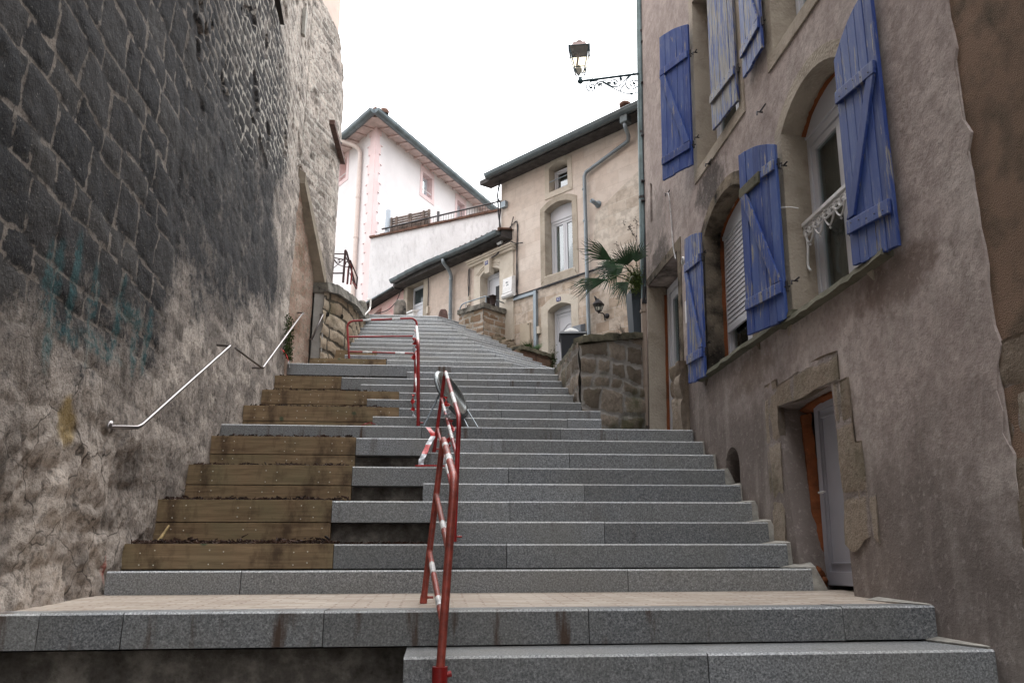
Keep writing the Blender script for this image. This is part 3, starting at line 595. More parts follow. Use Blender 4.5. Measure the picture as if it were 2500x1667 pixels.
# small plants at the foot of the wall
def tuft(mb,c,r,h,n,w=.004):
    for _ in range(n):
        a=random.random()*6.28; q=c+Vector((math.cos(a),math.sin(a),0))*r*random.random(); t=Vector((math.cos(a)*.5,math.sin(a)*.5,1)).normalized(); L_=h*random.uniform(.5,1); m=q+t*L_*.5; e=q+t*L_+Vector((math.cos(a),math.sin(a),-.3))*L_*.25; s=Vector((-math.sin(a+1),math.cos(a+1),0))*w
        mb.face([q-s,q+s,m+s*.8,m-s*.8]); mb.face([m-s*.8,m+s*.8,e])
MT['grass']=plain('grass_blade',(.05,.12,.025),.7,var=.35,sc=20,bump=0)
MT['weed']=plain('weed',(.07,.11,.03),.8,var=.4,sc=20,bump=0)
mb=MB()
for _ in range(900):
    y=random.uniform(10.0,10.5); z=Zn[18]+.17+random.random()**1.5*.55; c=Vector((-1.99+random.random()*.05,y,z)); a=Vector((random.gauss(0,1),random.gauss(0,1),random.gauss(0,1))).normalized()*.014; b=a.cross(Vector((0,.3,1))).normalized()*.009; mb.face([c-a,c-b,c+a,c+b])
mb.build('wall_weed','weed',label='green moss and weeds growing up the wall foot left of the upper granite slab',cat='weeds',kind='stuff')
# ================================================================== RIGHT: HOUSE WITH BLUE SHUTTERS
def mk_render():
    m=NT('mauve_render',.93,.12); uv=m.co('UV'); v=m.co(); x,z,_=m.sep(uv)
    n=m.noise(v,1.1,6,.62); n2=m.noise(v,7,6,.65); n3=m.noise(v,90,3,.7); n4=m.noise(v,.55,3,.5)
    c=m.ramp(n,[(.30,(.35,.29,.265)),(.5,(.475,.40,.37)),(.7,(.60,.53,.49))])
    c=m.mix(m.ramp(n2,[(.40,.5),(.58,0.)]),c,(.26,.21,.19))
    # damp rising from the steps: z limit drifts up with s
    dz=m.math('SUBTRACT',z,m.math('MULTIPLY',m.math('SUBTRACT',x,4.),.33)); dz=m.math('ADD',dz,m.math('MULTIPLY',m.math('SUBTRACT',n4,.5),1.6)); dz=m.math('ADD',dz,m.math('MULTIPLY',m.math('SUBTRACT',n2,.5),.5))
    c=m.mix(m.ramp(m.math('MULTIPLY',dz,.5),[(.12,.78),(.48,0.)]),c,(.155,.132,.12))
    st=m.noise(m.co('UV',scale=(5,.8,1)),1.2,4); c=m.mix(m.math('MULTIPLY',m.ramp(st,[(.52,0.),(.7,.5)]),m.ramp(m.math('MULTIPLY',z,.2),[(.25,1.),(.75,.3)])),c,(.43,.385,.35))
    # soot around the burnt window and the door lintel
    def spot(cx,cz,rx,rz,amt,col,c):
        a=m.math('POWER',m.math('DIVIDE',m.math('SUBTRACT',x,cx),rx),2.); b=m.math('POWER',m.math('DIVIDE',m.math('SUBTRACT',z,cz),rz),2.)
        q=m.math('ADD',m.math('ADD',a,b),m.math('MULTIPLY',m.math('SUBTRACT',n2,.5),2.2)); return m.mix(m.ramp(q,[(.25,amt),(1.,0.)]),c,col)
    c=spot(6.95,3.62,.5,.28,.8,(.045,.04,.037),c); c=spot(8.8,3.6,.55,.28,.75,(.055,.05,.045),c); c=spot(6.1,1.55,.5,.2,.5,(.16,.12,.09),c); c=spot(4.0,1.55,.5,.2,.6,(.13,.085,.065),c)
    c=spot(8.9,4.15,.5,.45,.45,(.16,.145,.13),c)
    c=m.mix(m.ramp(n3,[(.62,0.),(.74,.3)]),c,(.5,.45,.42))
    n6=m.noise(v,26,5,.7); c=m.mix(m.ramp(n6,[(.38,.4),(.48,0.)]),c,(.24,.20,.185)); c=m.mix(m.ramp(n6,[(.55,0.),(.68,.35)]),c,(.56,.50,.47)); m.bump(n3,.6,.004); m.bump(n6,.4,.008); m.bump(n2,.4,.02); m.bump(n,.5,.05)
    return m.done(c)
MT['render']=mk_render()
def mk_roughcast(name,a,b,stain,sc=60,amt=.6):
    m=NT(name,.95,.1); v=m.co(); n=m.noise(v,.9,5,.6); n2=m.vor(v,sc); n3=m.noise(v,sc*1.3,3,.7); n4=m.noise(v,5,5,.6)
    c=m.ramp(n,[(.35,a),(.65,b)]); c=m.mix(m.ramp(n4,[(.45,0.),(.7,amt)]),c,stain); c=m.mix(m.ramp(n3,[(.6,0.),(.75,.3)]),c,tuple(min(1,x*1.8) for x in b)); m.bump(n2,.6,.006); m.bump(n3,.6,.006); return m.done(c)
MT['browncast']=mk_roughcast('brown_roughcast',(.19,.13,.095),(.30,.205,.15),(.075,.07,.052),150,.8)
MT['ochrestone']=mk_stone('ochre_stone',((.19,.145,.105),(.33,.265,.205),(.44,.37,.30)),(.30,.255,.235),(.06,.055,.045),.6,.4,bump=.9)
MT['limestone']=mk_roughcast('window_limestone',(.37,.32,.26),(.50,.44,.365),(.24,.20,.155),40,.6)
MT['sootstone']=mk_roughcast('sooted_limestone',(.07,.06,.05),(.33,.27,.20),(.018,.016,.015),40,1.)
MT['sill']=mk_roughcast('mossy_sill',(.10,.10,.075),(.21,.195,.15),(.06,.065,.04),40,.7)
MT['foam']=mk_roughcast('orange_foam',(.20,.07,.032),(.29,.10,.042),(.10,.045,.025),30,.8)
MT['pvc']=plain('white_pvc',(.63,.64,.68),.35,var=.03,bump=0,sc=2)
MT['pvcd']=plain('grey_white_panel',(.40,.40,.45),.4,var=.05,bump=0,sc=2)
MT['darkgap']=plain('dark_gasket',(.03,.03,.035),.6,var=0,bump=0)
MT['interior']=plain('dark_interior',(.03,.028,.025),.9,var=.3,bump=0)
MT['curtain']=plain('pale_curtain',(.42,.48,.46),.9,var=.08,bump=0)
MT['brownpanel']=plain('brown_curtain',(.15,.115,.09),.9,var=.1,bump=0)
def mk_glass(name,refl=.05,tint=(.8,.85,.85)):
    m=bpy.data.materials.new(name); m.use_nodes=True; t=m.node_tree; t.nodes.remove(t.nodes['Principled BSDF']); o=t.nodes['Material Output']
    a=t.nodes.new('ShaderNodeBsdfTransparent'); a.inputs[0].default_value=(*tint,1); g=t.nodes.new('ShaderNodeBsdfGlossy'); g.inputs['Roughness'].default_value=.04; x=t.nodes.new('ShaderNodeMixShader')
    fz=t.nodes.new('ShaderNodeLayerWeight'); fz.inputs[0].default_value=.3; mm=t.nodes.new('ShaderNodeMath'); mm.operation='MULTIPLY_ADD'; t.links.new(fz.outputs['Fresnel'],mm.inputs[0]); mm.inputs[1].default_value=.28; mm.inputs[2].default_value=refl*.5
    t.links.new(mm.outputs[0],x.inputs[0]); t.links.new(a.outputs[0],x.inputs[1]); t.links.new(g.outputs[0],x.inputs[2]); t.links.new(x.outputs[0],o.inputs[0]); return m
MT['glass']=mk_glass('window_glass')
def mk_blue(name,wear):
    m=NT(name,.55,.35); v=m.co(scale=(1,1,1)); r=m.attr('rnd'); g=m.noise(m.co(scale=(16,16,1.3)),2.5,6,.7,.4); g2=m.noise(m.co(scale=(5,5,1.2)),2.2,5,.65); n=m.noise(v,1.7,3)
    c=m.ramp(m.math('ADD',m.math('MULTIPLY',g2,.6),m.math('MULTIPLY',r,.4)),[(.25,(.020,.042,.17)),(.5,(.033,.07,.27)),(.8,(.075,.125,.33))])
    w=m.math('ADD',m.math('MULTIPLY',g,.7),m.math('MULTIPLY',g2,.3)); w=m.math('ADD',w,m.math('MULTIPLY',m.math('SUBTRACT',n,.5),.25))
    fa=m.ramp(w,[(.60-wear*.2,0.),(.66-wear*.2,.9)]); gc=m.ramp(g,[(.3,(.10,.09,.075)),(.7,(.34,.31,.25))]); c=m.mix(fa,c,gc)
    lt=m.noise(m.co(scale=(8,8,.9)),3,5,.7); c=m.mix(m.ramp(lt,[(.50,0.),(.72,.16+.4*wear)]),c,(.33,.40,.52))
    m.bump(g,.5,.004); m.bump(fa,.3,.002); return m.done(c)
MT['blue']=mk_blue('blue_shutter_paint',.22); MT['bluefade']=mk_blue('faded_blue_paint',.5); MT['bareboard']=mk_blue('peeling_board_paint',.78)
RF=Fr((2.5,0,0),(0,1,0),(-1,0,.035),(.035,0,1))
rh=empty('blue_shutter_house',(2.6,6.4,-.3),'tall mauve-grey rendered house with blue wooden shutters along the right of the steps','house')
cell=[(4.74,-.6),(5.40,-.6),(5.46,-.10),(5.70,1.14),(5.2,1.17),(4.84,1.14)]
w1=archpoly(4.33,5.29,1.74,3.22,3.42); w2=archpoly(6.05,7.14,1.78,3.16,3.36); w3=[(6.08,3.96),(7.25,3.96),(7.25,6.0),(6.08,6.0)]; w4=[(4.35,3.99),(5.33,3.99),(5.33,6.1),(4.35,6.1)]
d8=[(8.05,1.2),(9.33,1.2),(9.33,3.42),(8.05,3.38)]; niche=archpoly(6.50,6.84,.55,.80,.99,8); slit=[(9.05,4.2),(9.16,4.2),(9.16,4.78),(9.05,4.70)]
mb=MB(); mb.holed(RF,[(3.29,-1.2),(9.52,-1.2),(9.45,9.6),(3.29,9.6)],[cell,w1,w2,w3,w4,d8,niche,slit],0,.32)
# back body with rooms closed off behind the openings
mb.build('wall','render',rh)
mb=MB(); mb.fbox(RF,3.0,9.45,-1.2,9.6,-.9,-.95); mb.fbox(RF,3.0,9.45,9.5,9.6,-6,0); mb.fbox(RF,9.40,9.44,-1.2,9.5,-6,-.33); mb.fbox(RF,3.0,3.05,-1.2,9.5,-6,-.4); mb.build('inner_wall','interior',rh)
# north return face and neighbour
def ring(fr,inner,outer,d0,d1,mb):
    n=len(inner)
    for i in range(n-1):
        a,b,c,e=inner[i],inner[i+1],outer[i+1],outer[i]; mb.face([fr.w(*q,d1) for q in (a,b,c,e)],[a,b,c,e]); mb.face([fr.w(*e,d1),fr.w(*c,d1),fr.w(*c,d0),fr.w(*e,d0)],[e,c,c,e]); mb.face([fr.w(*b,d1),fr.w(*a,d1),fr.w(*a,d0),fr.w(*b,d0)],[b,a,a,b])
    for i in (0,n-1): a,e=inner[i],outer[i]; mb.face([fr.w(*a,d1),fr.w(*e,d1),fr.w(*e,d0),fr.w(*a,d0)])
def reveal(fr,poly,d1,d0,mb,skip_bottom=True,e=.004):
    """lining sheet just inside an opening"""
    cx=sum(p[0] for p in poly)/len(poly);cz=sum(p[1] for p in poly)/len(poly); q=[(p[0]+(cx-p[0])*e*2,p[1]+(cz-p[1])*e) for p in poly]; n=len(q)
    for i in range(1 if skip_bottom else 0,n): a,b=q[i],q[(i+1)%n]; mb.face([fr.w(*a,d1),fr.w(*b,d1),fr.w(*b,d0),fr.w(*a,d0)],[(a[0],a[1]),(b[0],b[1]),(b[0]+.3,b[1]),(a[0]+.3,a[1])])
def offs(poly,o,zmin=None):
    """outer outline of an arch/rect opening, open at the sill"""
    cx=sum(p[0] for p in poly)/len(poly);out=[]
    n=len(poly)
    for i,p in enumerate(poly):
        a=Vector(poly[i-1]);b=Vector(poly[(i+1)%n]);P=Vector(p); t1=(P-a).normalized();t2=(b-P).normalized(); nn=Vector((t1.y+t2.y,-(t1.x+t2.x))); nn=nn.normalized()*o/max(.5,nn.normalized().dot(Vector((t1.y,-t1.x))))
        out.append((p[0]+nn.x,p[1]+nn.y))
    return out
for poly,mat,nm in ((w1,'limestone','window_surround'),(w2,'sootstone','window_surround'),(w3,'limestone','window_surround'),(w4,'limestone','window_surround')):
    mb=MB(); O=offs(poly,.115); I=poly[1:]+[poly[0]]; OO=O[1:]+[O[0]]; ring(RF,I,OO,-.01,.012,mb)
    if poly is w3 or poly is w4: ring(RF,[poly[0],poly[1]],[(poly[0][0]-.115,poly[0][1]-.12),(poly[1][0]+.115,poly[1][1]-.12)],-.01,.014,mb)
    reveal(RF,poly,.011,-.30,mb,False); mb.build(nm,mat,rh,label='soot blackened arched stone window surround' if poly is w2 else None)
mb=MB(); 
for a0,a1,z,j in ((5.22,7.36,1.70,0),(4.0,5.46,1.665,1)):
    N=18
    for k in range(N):
        u0=a0+(a1-a0)*k/N;u1=a0+(a1-a0)*(k+1)/N; e0=.022*vn(np.array([k*1.1+j*9]),np.array([3.]))[0];e1=.022*vn(np.array([(k+1)*1.1+j*9]),np.array([3.]))[0]; zz=z; 
        w=RF.w; mb.hexa([w(u0,z+.02,-.2),w(u1,z+.02,-.2),w(u1,z+.02+e1*.5,.06+e1),w(u0,z+.02+e0*.5,.06+e0),w(u0,z+.075,-.2),w(u1,z+.075,-.2),w(u1,z+.07,.045+e1),w(u0,z+.07,.045+e0)])
mb.build('window_sill','sill',rh)
def pvc(fr,s0,s1,z0,z1,d,parent,name='window',mull=(),frw=.05,glass='glass',shutter=None,box=.0,curtain=None,mat='pvc',trans=()):
    root=MB(); b=root.fbox
    zt=z1-box
    if box: b(fr,s0,s1,zt,z1,d-.06,d+.015)
    for a0,a1,c0,c1 in ((s0,s1,z0,z0+frw),(s0,s1,zt-frw,zt-.0005),(s0,s0+frw,z0+frw,zt-frw),(s1-frw,s1,z0+frw,zt-frw)): b(fr,a0,a1,c0,c1,d-.06,d)
    xs=[s0+frw]+list(mull)+[s1-frw]; f2=frw*.85
    for i in range(len(xs)-1):
        l=xs[i]+(.004);r=xs[i+1]-.004
        for a0,a1,c0,c1 in ((l,r,z0+frw+.004,z0+frw+f2),(l,r,zt-frw-f2,zt-frw-.004),(l,l+f2,z0+frw+f2,zt-frw-f2),(r-f2,r,z0+frw+f2,zt-frw-f2)): b(fr,a0,a1,c0,c1,d-.05,d-.012)
    w=root.build(name,mat,parent,bevel=.003)
    g=MB()
    for i in range(len(xs)-1): g.fbox(fr,xs[i]+f2,xs[i+1]-f2,z0+frw+f2,zt-frw-f2,d-.036,d-.03)
    g.build('pane',glass,w)
    if curtain:
        c=MB(); N=40; 
        for i in range(N):
            a=s0+.05+(s1-s0-.1)*i/N;e=s0+.05+(s1-s0-.1)*(i+1)/N; da=.018*math.sin(i*1.7)+.01*math.sin(i*.7);de=.018*math.sin((i+1)*1.7)+.01*math.sin((i+1)*.7)
            c.face([fr.w(a,z0+.03,d-.12+da),fr.w(e,z0+.03,d-.12+de),fr.w(e,zt,d-.12+de),fr.w(a,zt,d-.12+da)])
        c.build('curtain',curtain,w)
    return w
W1=pvc(RF,4.30,5.32,1.76,3.42,-.19,rh,mull=(4.8,),frw=.07,box=.24,curtain='brownpanel')
W2=pvc(RF,6.03,7.13,1.80,3.35,-.18,rh,mull=(6.6,),frw=.06,box=.24)
mb=MB(); z=3.105; 
k=0
while z>2.20:
    w=RF.w; a0,a1=6.11,7.06; mb.hexa([w(a0,z-.046,-.176),w(a1,z-.046,-.176),w(a1,z-.046,-.160),w(a0,z-.046,-.160),w(a0,z-.006,-.176),w(a1,z-.006,-.176),w(a1,z-.006,-.168),w(a0,z-.006,-.168)]); z-=.046
mb.fbox(RF,6.11,7.06,z-.045,z-.004,-.18,-.158); mb.build('roller_shutter','pvc',rh)
pvc(RF,6.1,7.23,4.0,6.0,-.2,rh,mull=(6.66,)); pvc(RF,4.37,5.31,4.02,6.08,-.2,rh,mull=(4.84,))
def foamstrip(fr,pts,w,d,parent,seed=1):
    mb=MB(); mb.smooth=True; P=curve_pts([(a,z,0) for a,z in pts],10); prev=None; rng=random.Random(seed)
    for i,p in enumerate(P):
        ww=w*(.75+.5*rng.random()); t=(P[min(i+1,len(P)-1)]-P[max(i-1,0)]).normalized(); n=Vector((-t.y,t.x)); c=[fr.w(p.x-n.x*ww,p.y-n.y*ww,d-.03),fr.w(p.x-n.x*ww*.5,p.y-n.y*ww*.5,d+.015),fr.w(p.x+n.x*ww*.2,p.y+n.y*ww*.2,d+.02+.01*rng.random()),fr.w(p.x+n.x*ww,p.y+n.y*ww,d-.03)]
        if prev:
            for k in range(3): mb.face([prev[k],prev[k+1],c[k+1],c[k]])
        prev=c
    return mb.build('foam_seal','foam',parent)
foamstrip(RF,[(7.125,1.85),(7.13,2.6),(7.12,3.15)],.012,-.17,rh,3); foamstrip(RF,[(7.10,3.15),(6.9,3.26),(6.5,3.335),(6.2,3.26)],.010,-.165,rh,4); foamstrip(RF,[(5.27,3.20),(5.1,3.335),(4.8,3.405),(4.5,3.34)],.009,-.17,rh,5)
foamstrip(RF,[(9.30,1.3),(9.31,2.2),(9.30,3.3)],.05,-.22,rh,6)
foamstrip(RF,[(5.50,-.13),(5.55,.2),(5.58,.7),(5.62,1.08)],.055,-.17,rh,7); foamstrip(RF,[(5.62,1.12),(5.3,1.15),(4.8,1.13)],.035,-.17,rh,8)
mb=MB()
for k in range(14): c=RF.w(5.50+RNG.uniform(-.05,.05),-.10+RNG.uniform(-.04,.1),-.16+RNG.uniform(0,.04)); mb.lathe(c,[(.001,-.03),(.022,-.018),(.03,0),(.02,.02),(.001,.028)],7)
mb.build('foam_spill','foam',rh)
# door no. 8
dr=MB(); 
for a0,a1,z0,z1,d0,d1 in ((9.17,9.26,1.31,3.36,-.30,-.22),(8.05,9.17,3.27,3.36,-.30,-.22),(9.06,9.165,1.33,3.265,-.29,-.235),(8.05,9.06,3.17,3.265,-.29,-.235),(8.05,9.06,1.33,1.44,-.29,-.235),(8.05,8.13,1.44,3.17,-.29,-.235)): dr.fbox(RF,a0,a1,z0,z1,d0,d1)
dd=dr.build('door','pvc',rh,bevel=.004,label='narrow white framed glass door number 8'); g=MB(); g.fbox(RF,8.13,9.06,1.44,3.17,-.272,-.262); g.build('pane','glass',dd)
g=MB(); g.fbox(RF,8.05,9.1,1.4,3.3,-.42,-.40); g.build('curtain','curtain',dd)
mb=MB(); I=[(9.325,1.2),(9.325,3.42)]; 
mb.hexa([RF.w(9.30,1.31,-.22),RF.w(9.335,1.31,-.22),RF.w(9.335,1.31,.012),RF.w(9.318,1.31,.012),RF.w(9.30,3.40,-.22),RF.w(9.335,3.40,-.22),RF.w(9.335,3.40,.012),RF.w(9.318,3.40,.012)]); mb.build('door_jamb','limestone',rh)
mb=MB(); ring(RF,[(8.05,1.2),(8.05,3.38),(9.33,3.42)],[(7.93,1.2),(7.93,3.5),(9.40,3.52)],-.01,.008,mb); mb.build('door_lintel','sootstone',rh)
hf('jamb_stone',[(2.53,8.16),(2.53,7.80)],1.2,2.05,.02,lambda s,z:(lambda q:(q[0]+.03,q[1],q[2],q[3]))((.05*(1-np.exp(-masonry(s,z,.3,.33,.03,.1,5)[2]/.05)),masonry(s,z,.3,.33,.03,.1,5)[0]*.3,masonry(s,z,.3,.33,.03,.1,5)[1],s*0+.2)),'ochrestone',rh,-1,.03)
# cellar door with stone surround
sg=lambda sd:(lambda s,z:(lambda mm:(.014*(1-np.exp(-mm[2]/.03))-.004+.022*(fbm(s*6,z*6,sd,3)-.5),mm[0]*.6,mm[1],np.clip(.35-z*.2,0,1)))(masonry(s,z,.6,.42,.03,.06,sd,.5)))
def fpath(name,fr,pl,z0,z1,seed,mat='ochrestone',off=.0,res=.02,parent=rh):
    """patch of stone on the facade: plan along s"""
    a0,a1=pl; o=hf(name,[(0,a0),(0,a1)],z0,z1,res,sg(seed),mat,parent,1,.04)
    for v in o.data.vertices:
        c=v.co+base_of(parent); d=-c.x; p=fr.w(c.y,c.z,d+off)-base_of(parent); v.co=p
    return o
fpath('door_surround',RF,(5.66,5.90),lambda s:.15,lambda s:1.36,21); fpath('door_surround',RF,(4.72,5.665),lambda s:1.14+.01*math.sin(s*9),lambda s:1.33+.02*math.sin(s*5),22); fpath('door_surround',RF,(4.42,4.80),lambda s:.12+.04*math.sin(s*17),lambda s:.40 if s<.09 else (.72 if s<.17 else 1.13),23)
cd=MB(); f=cd.fbox; f(RF,4.76,5.49,-.12,1.15,-.235,-.205); 
for a0,a1,z0,z1 in ((5.43,5.49,-.12,1.15),(4.76,5.43,1.08,1.15),(4.76,5.43,-.12,-.03)): f(RF,a0,a1,z0,z1,-.204,-.185)
for a0,a1,z0,z1 in ((5.405,5.415,.02,1.03),(4.8,5.405,1.02,1.03),(4.8,5.405,.02,.03)): f(RF,a0,a1,z0,z1,-.204,-.192)
c=cd.build('cellar_door','pvcd',rh,bevel=.003,label='plain grey-white low cellar door sealed with orange foam'); 
mb=MB(); q=RF.w(5.44,.50,-.185); mb.tube([q,q+RF.n*.03],.008,8); mb.tube([q+RF.n*.03,q+RF.n*.03-RF.u*.09],.007,8); mb.build('handle','white',c)
mb=MB(); mb.fbox(RF,6.50,6.84,.5,1.0,-.30,-.28); mb.build('niche_back','rubble',rh)
# soot reveal panel already in surround; number plate 8, letter box
mb=MB(); q=RF.w(7.86,3.19,.0); mb.lathe(q,[(.045,0),(.045,.008),(.001,.010)],16,axis=RF.n); pl=mb.build('number_plate','white',rh); text('number','8',RF,7.86,3.19,.0115,.075,'darkgap',pl)
mb=MB(); mb.fbox(RF,7.62,7.70,2.42,2.66,0,.05); mb.build('letter_box','white',rh,bevel=.004)
# iron flat hooks
for (a,z,l) in ((6.9,3.83,.10),(5.62,3.62,.12),(8.31,4.2,.10),(5.25,2.93,.06),(5.2,1.98,.07),(7.10,2.05,.06),(7.12,2.98,.06),(7.16,5.3,.05),(7.2,4.3,.05)):
    mb=MB(); q=RF.w(a,z,0); mb.tube([q,q+RF.n*.05,q+RF.n*.05-Vector((0,0,.03))],.007,6); mb.tube([q+RF.n*.025,q+RF.n*.025-RF.u*l],.007,6); mb.build('shutter_hook','iron',rh)
mb=MB(); P=[RF.w(8.3,4.2,.03),RF.w(8.24,4.15,.03),RF.w(8.22,3.9,.015),RF.w(8.18,3.5,.012),RF.w(8.1,3.3,.01)]; mb.tube(curve_pts(P,5),.008,6); mb.build('cable','whiteband',rh)
# ---- shutters
def shutter(hs,hd,fs,fX,z0h,z0f,z1h,z1f,label,mat='blue',nb=5,ledges=(.16,.80),brace=1,damaged=False,flip=1,bracemat=None):
    """hinge at facade s=hs offset hd; free edge at plan (fX, fs)"""
    P0=RF.w(hs,0,hd); 
    root=empty('blue_shutter',RF.w(hs,z0h,hd),label,'shutter','blue wooden shutters of the right house')
    def pt(t,z,d):
        a=RF.w(hs,z,hd); b=Vector((fX+.035*(z-z0f),fs,z)); p=a.lerp(b,t); n=(b-a).cross(Vector((0,0,1))).normalized(); n=n if n.x<0 else -n
        return p+n*d
    top=lambda t: z1h+(z1f-z1h)*(1-(1-t)**2)
    bot=lambda t: z0h+(z0f-z0h)*t
    pb=MB()
    for k in range(nb):
        t0=k/nb+.004;t1=(k+1)/nb-.004; pb.rn=random.random(); o=random.uniform(-.002,.002); e=random.uniform(-.012,.006)
        pb.hexa([pt(t0,bot(t0)+e,o),pt(t1,bot(t1)+e,o),pt(t1,bot(t1)+e,.026+o),pt(t0,bot(t0)+e,.026+o),pt(t0,top(t0),o),pt(t1,top(t1),o),pt(t1,top(t1),.026+o),pt(t0,top(t0),.026+o)])
    pb.build('boards',mat,root,bevel=.003)
    H=min(z1h,z1f)-z0h; zs=[]
    for j,f_ in enumerate(ledges):
        z=z0h+H*f_; zs.append(z); lb_=MB(); lb_.rn=random.random(); m0,m1=.02,.97
        if damaged and j==1: m0,m1=.02,.35
        A=lambda t,zz,d: pt(t,zz+(z0f-z0h)*t,d)
        lb_.hexa([A(m0,z-.045,.027),A(m1,z-.045,.027),A(m1,z-.045,.050),A(m0,z-.045,.050),A(m0,z+.045,.027),A(m1,z+.045,.027),A(m1,z+.045,.046),A(m0,z+.045,.046)]); lb_.build('ledge',bracemat or mat,root,bevel=.005)
    if damaged: 
        lb_=MB(); z=zs[1]; lb_.hexa([pt(.42,z-.06,.027),pt(.98,z-.085,.027),pt(.98,z-.085,.048),pt(.42,z-.06,.048),pt(.42,z+.04,.027),pt(.98,z-.0,.027),pt(.98,z-.0,.044),pt(.42,z+.04,.044)]); lb_.build('rotten_ledge','sill',root,bevel=.004)
    if brace:
        ta,tb=((.12,.90) if brace>0 else (.90,.12)); za,zb=zs[0]+.05,zs[-1]-.05; bb=MB(); bb.rn=random.random(); w=.09
        bb.hexa([pt(ta-w,za,.027),pt(ta+w,za,.027),pt(ta+w,za,.046),pt(ta-w,za,.046),pt(tb-w,zb,.027),pt(tb+w,zb,.027),pt(tb+w,zb,.046),pt(tb-w,zb,.046)]); bb.build('brace',bracemat or mat,root,bevel=.004)
    ib=MB()
    for z in zs:
        q=pt(-.03,z,.01); ib.tube([q-Vector((0,0,.04)),q+Vector((0,0,.04))],.010,8); ib.tube([pt(-.06,z,-.01),pt(.05,z,.03)],.007,6)
    ib.build('hinge','iron',root)
    bo=MB()
    for z in zs:
        for t in (.15,.33,.5,.68,.86): bo.lathe(pt(t,z+random.uniform(-.02,.02)+(z0f-z0h)*t,.05),[(.005,0),(.004,.003),(.001,.004)],6,axis=(-1,0,0))
    bo.cur=0; bo.build('bolts','iron',root); return root
shutter(4.31,.055,3.87,2.53,1.745,1.70,3.18,3.42,'largest blue shutter, right of the window with the white lace rail',nb=5,ledges=(.17,.80),brace=1)
shutter(5.28,.05,5.735,2.40,1.72,1.72,3.12,3.27,'peeling blue shutter between the two arched windows, with rotten upper ledge and peeling diagonal brace',nb=5,ledges=(.17,.88),brace=1,damaged=True,bracemat='bluefade')
shutter(7.08,.05,7.42,2.46,1.72,1.72,3.17,3.24,'narrow pale blue shutter left of the roller blind window',mat='bluefade',nb=4,ledges=(.16,.82),brace=1)
shutter(7.26,.045,7.66,2.39,4.02,4.02,5.72,5.83,'deep blue shutter nearest the corner drainpipe, upper floor',nb=5,ledges=(.13,.78),brace=1)
shutter(6.03,.02,6.56,2.57,4.0,4.0,5.95,6.0,'faded whitish blue shutter half closed over the upper window',mat='bareboard',nb=5,ledges=(.16,),brace=0)
shutter(5.40,.045,5.85,2.61,4.09,4.09,5.9,6.0,'faded blue shutter between the two upper windows, top cut by the photo edge',mat='bluefade',nb=4,ledges=(.13,.7),brace=1)
# lace-like iron window rail of W1
rl=empty('window_guard',RF.w(4.8,2.35,.02),'white cast iron window rail with lace ornament under the right arched window','window rail')
zr=2.44; mb=MB(); w=(lambda a,z,d=0: RF.w(a,z,d-.13)); mb.hexa([w(4.33,zr,.0),w(5.28,zr,.0),w(5.28,zr,.035),w(4.33,zr,.035),w(4.33,zr+.03,.0),w(5.28,zr+.03,.0),w(5.28,zr+.03,.035),w(4.33,zr+.03,.035)]); mb.build('rail','white',rl,bevel=.003)
mb=MB()
for k in range(6):
    c=5.20-.155*k
    if c<4.4: break
    for sg_,dx in ((1,0),(-1,.0)):
        pts=[w(c+sg_*(.035+.03*(1-t/22))*math.cos(t*.42)*.9+sg_*.035,zr-.055+(.045*(1-t/26))*math.sin(t*.42),.017) for t in range(20)]; mb.tube(pts,.008,6)
    mb.tube(curve_pts([w(c-.075,zr,.017),w(c-.06,zr-.09,.017),w(c,zr-.15,.017),w(c+.06,zr-.09,.017),w(c+.075,zr,.017)],5),.007,5)
    mb.lathe(w(c,zr-.17,.017),[(.001,-.012),(.010,0),(.001,.012)],6)
mb.tube(curve_pts([w(5.27,zr,.017),w(5.24,zr-.15,.017),w(5.26,zr-.3,.017),w(5.23,zr-.36,.017)],6),.010,5); mb.build('lace','white',rl)
mb=MB(); P=[RF.w(5.72,2.86,.10),RF.w(5.5,2.68,.09),RF.w(5.2,2.56,.04),RF.w(5.05,2.48,.03)]; mb.tube(curve_pts(P,6),.003,5); mb.build('string','white',label='thin white string tied from the peeling shutter to the window rail',cat='string')
# ---- brown neighbour at the right edge
nb_=empty('brown_house',(2.6,1.5,-.5),'brown roughcast house wall at the right edge of the picture','house')
def rag(seed,n,z0,z1,s,a): return [(s+a*(vn(np.array([k*.9]),np.array([seed*1.]))[0]-.5)+a*.6*(vn(np.array([k*2.3]),np.array([seed+3.]))[0]-.5),z0+(z1-z0)*k/n) for k in range(n+1)]
edge=rag(2,110,-1.2,9.6,3.29,.07)
mb=MB(); mb.prism(RF,[(-14,9.6),(-14,-1.2)]+edge,-.4,-.010); mb.build('wall','browncast',nb_)
# lip of broken render over the joint
mb=MB(); mb.prism(RF,[(a-.012,z) for a,z in edge]+[(3.42,9.6),(3.42,-1.2)],-.02,.004); mb.build('render_edge','render',rh)
fpath('quoin',RF,(2.80,3.285),lambda s:-.3,lambda s:.98,31,off=-.01,parent=nb_)
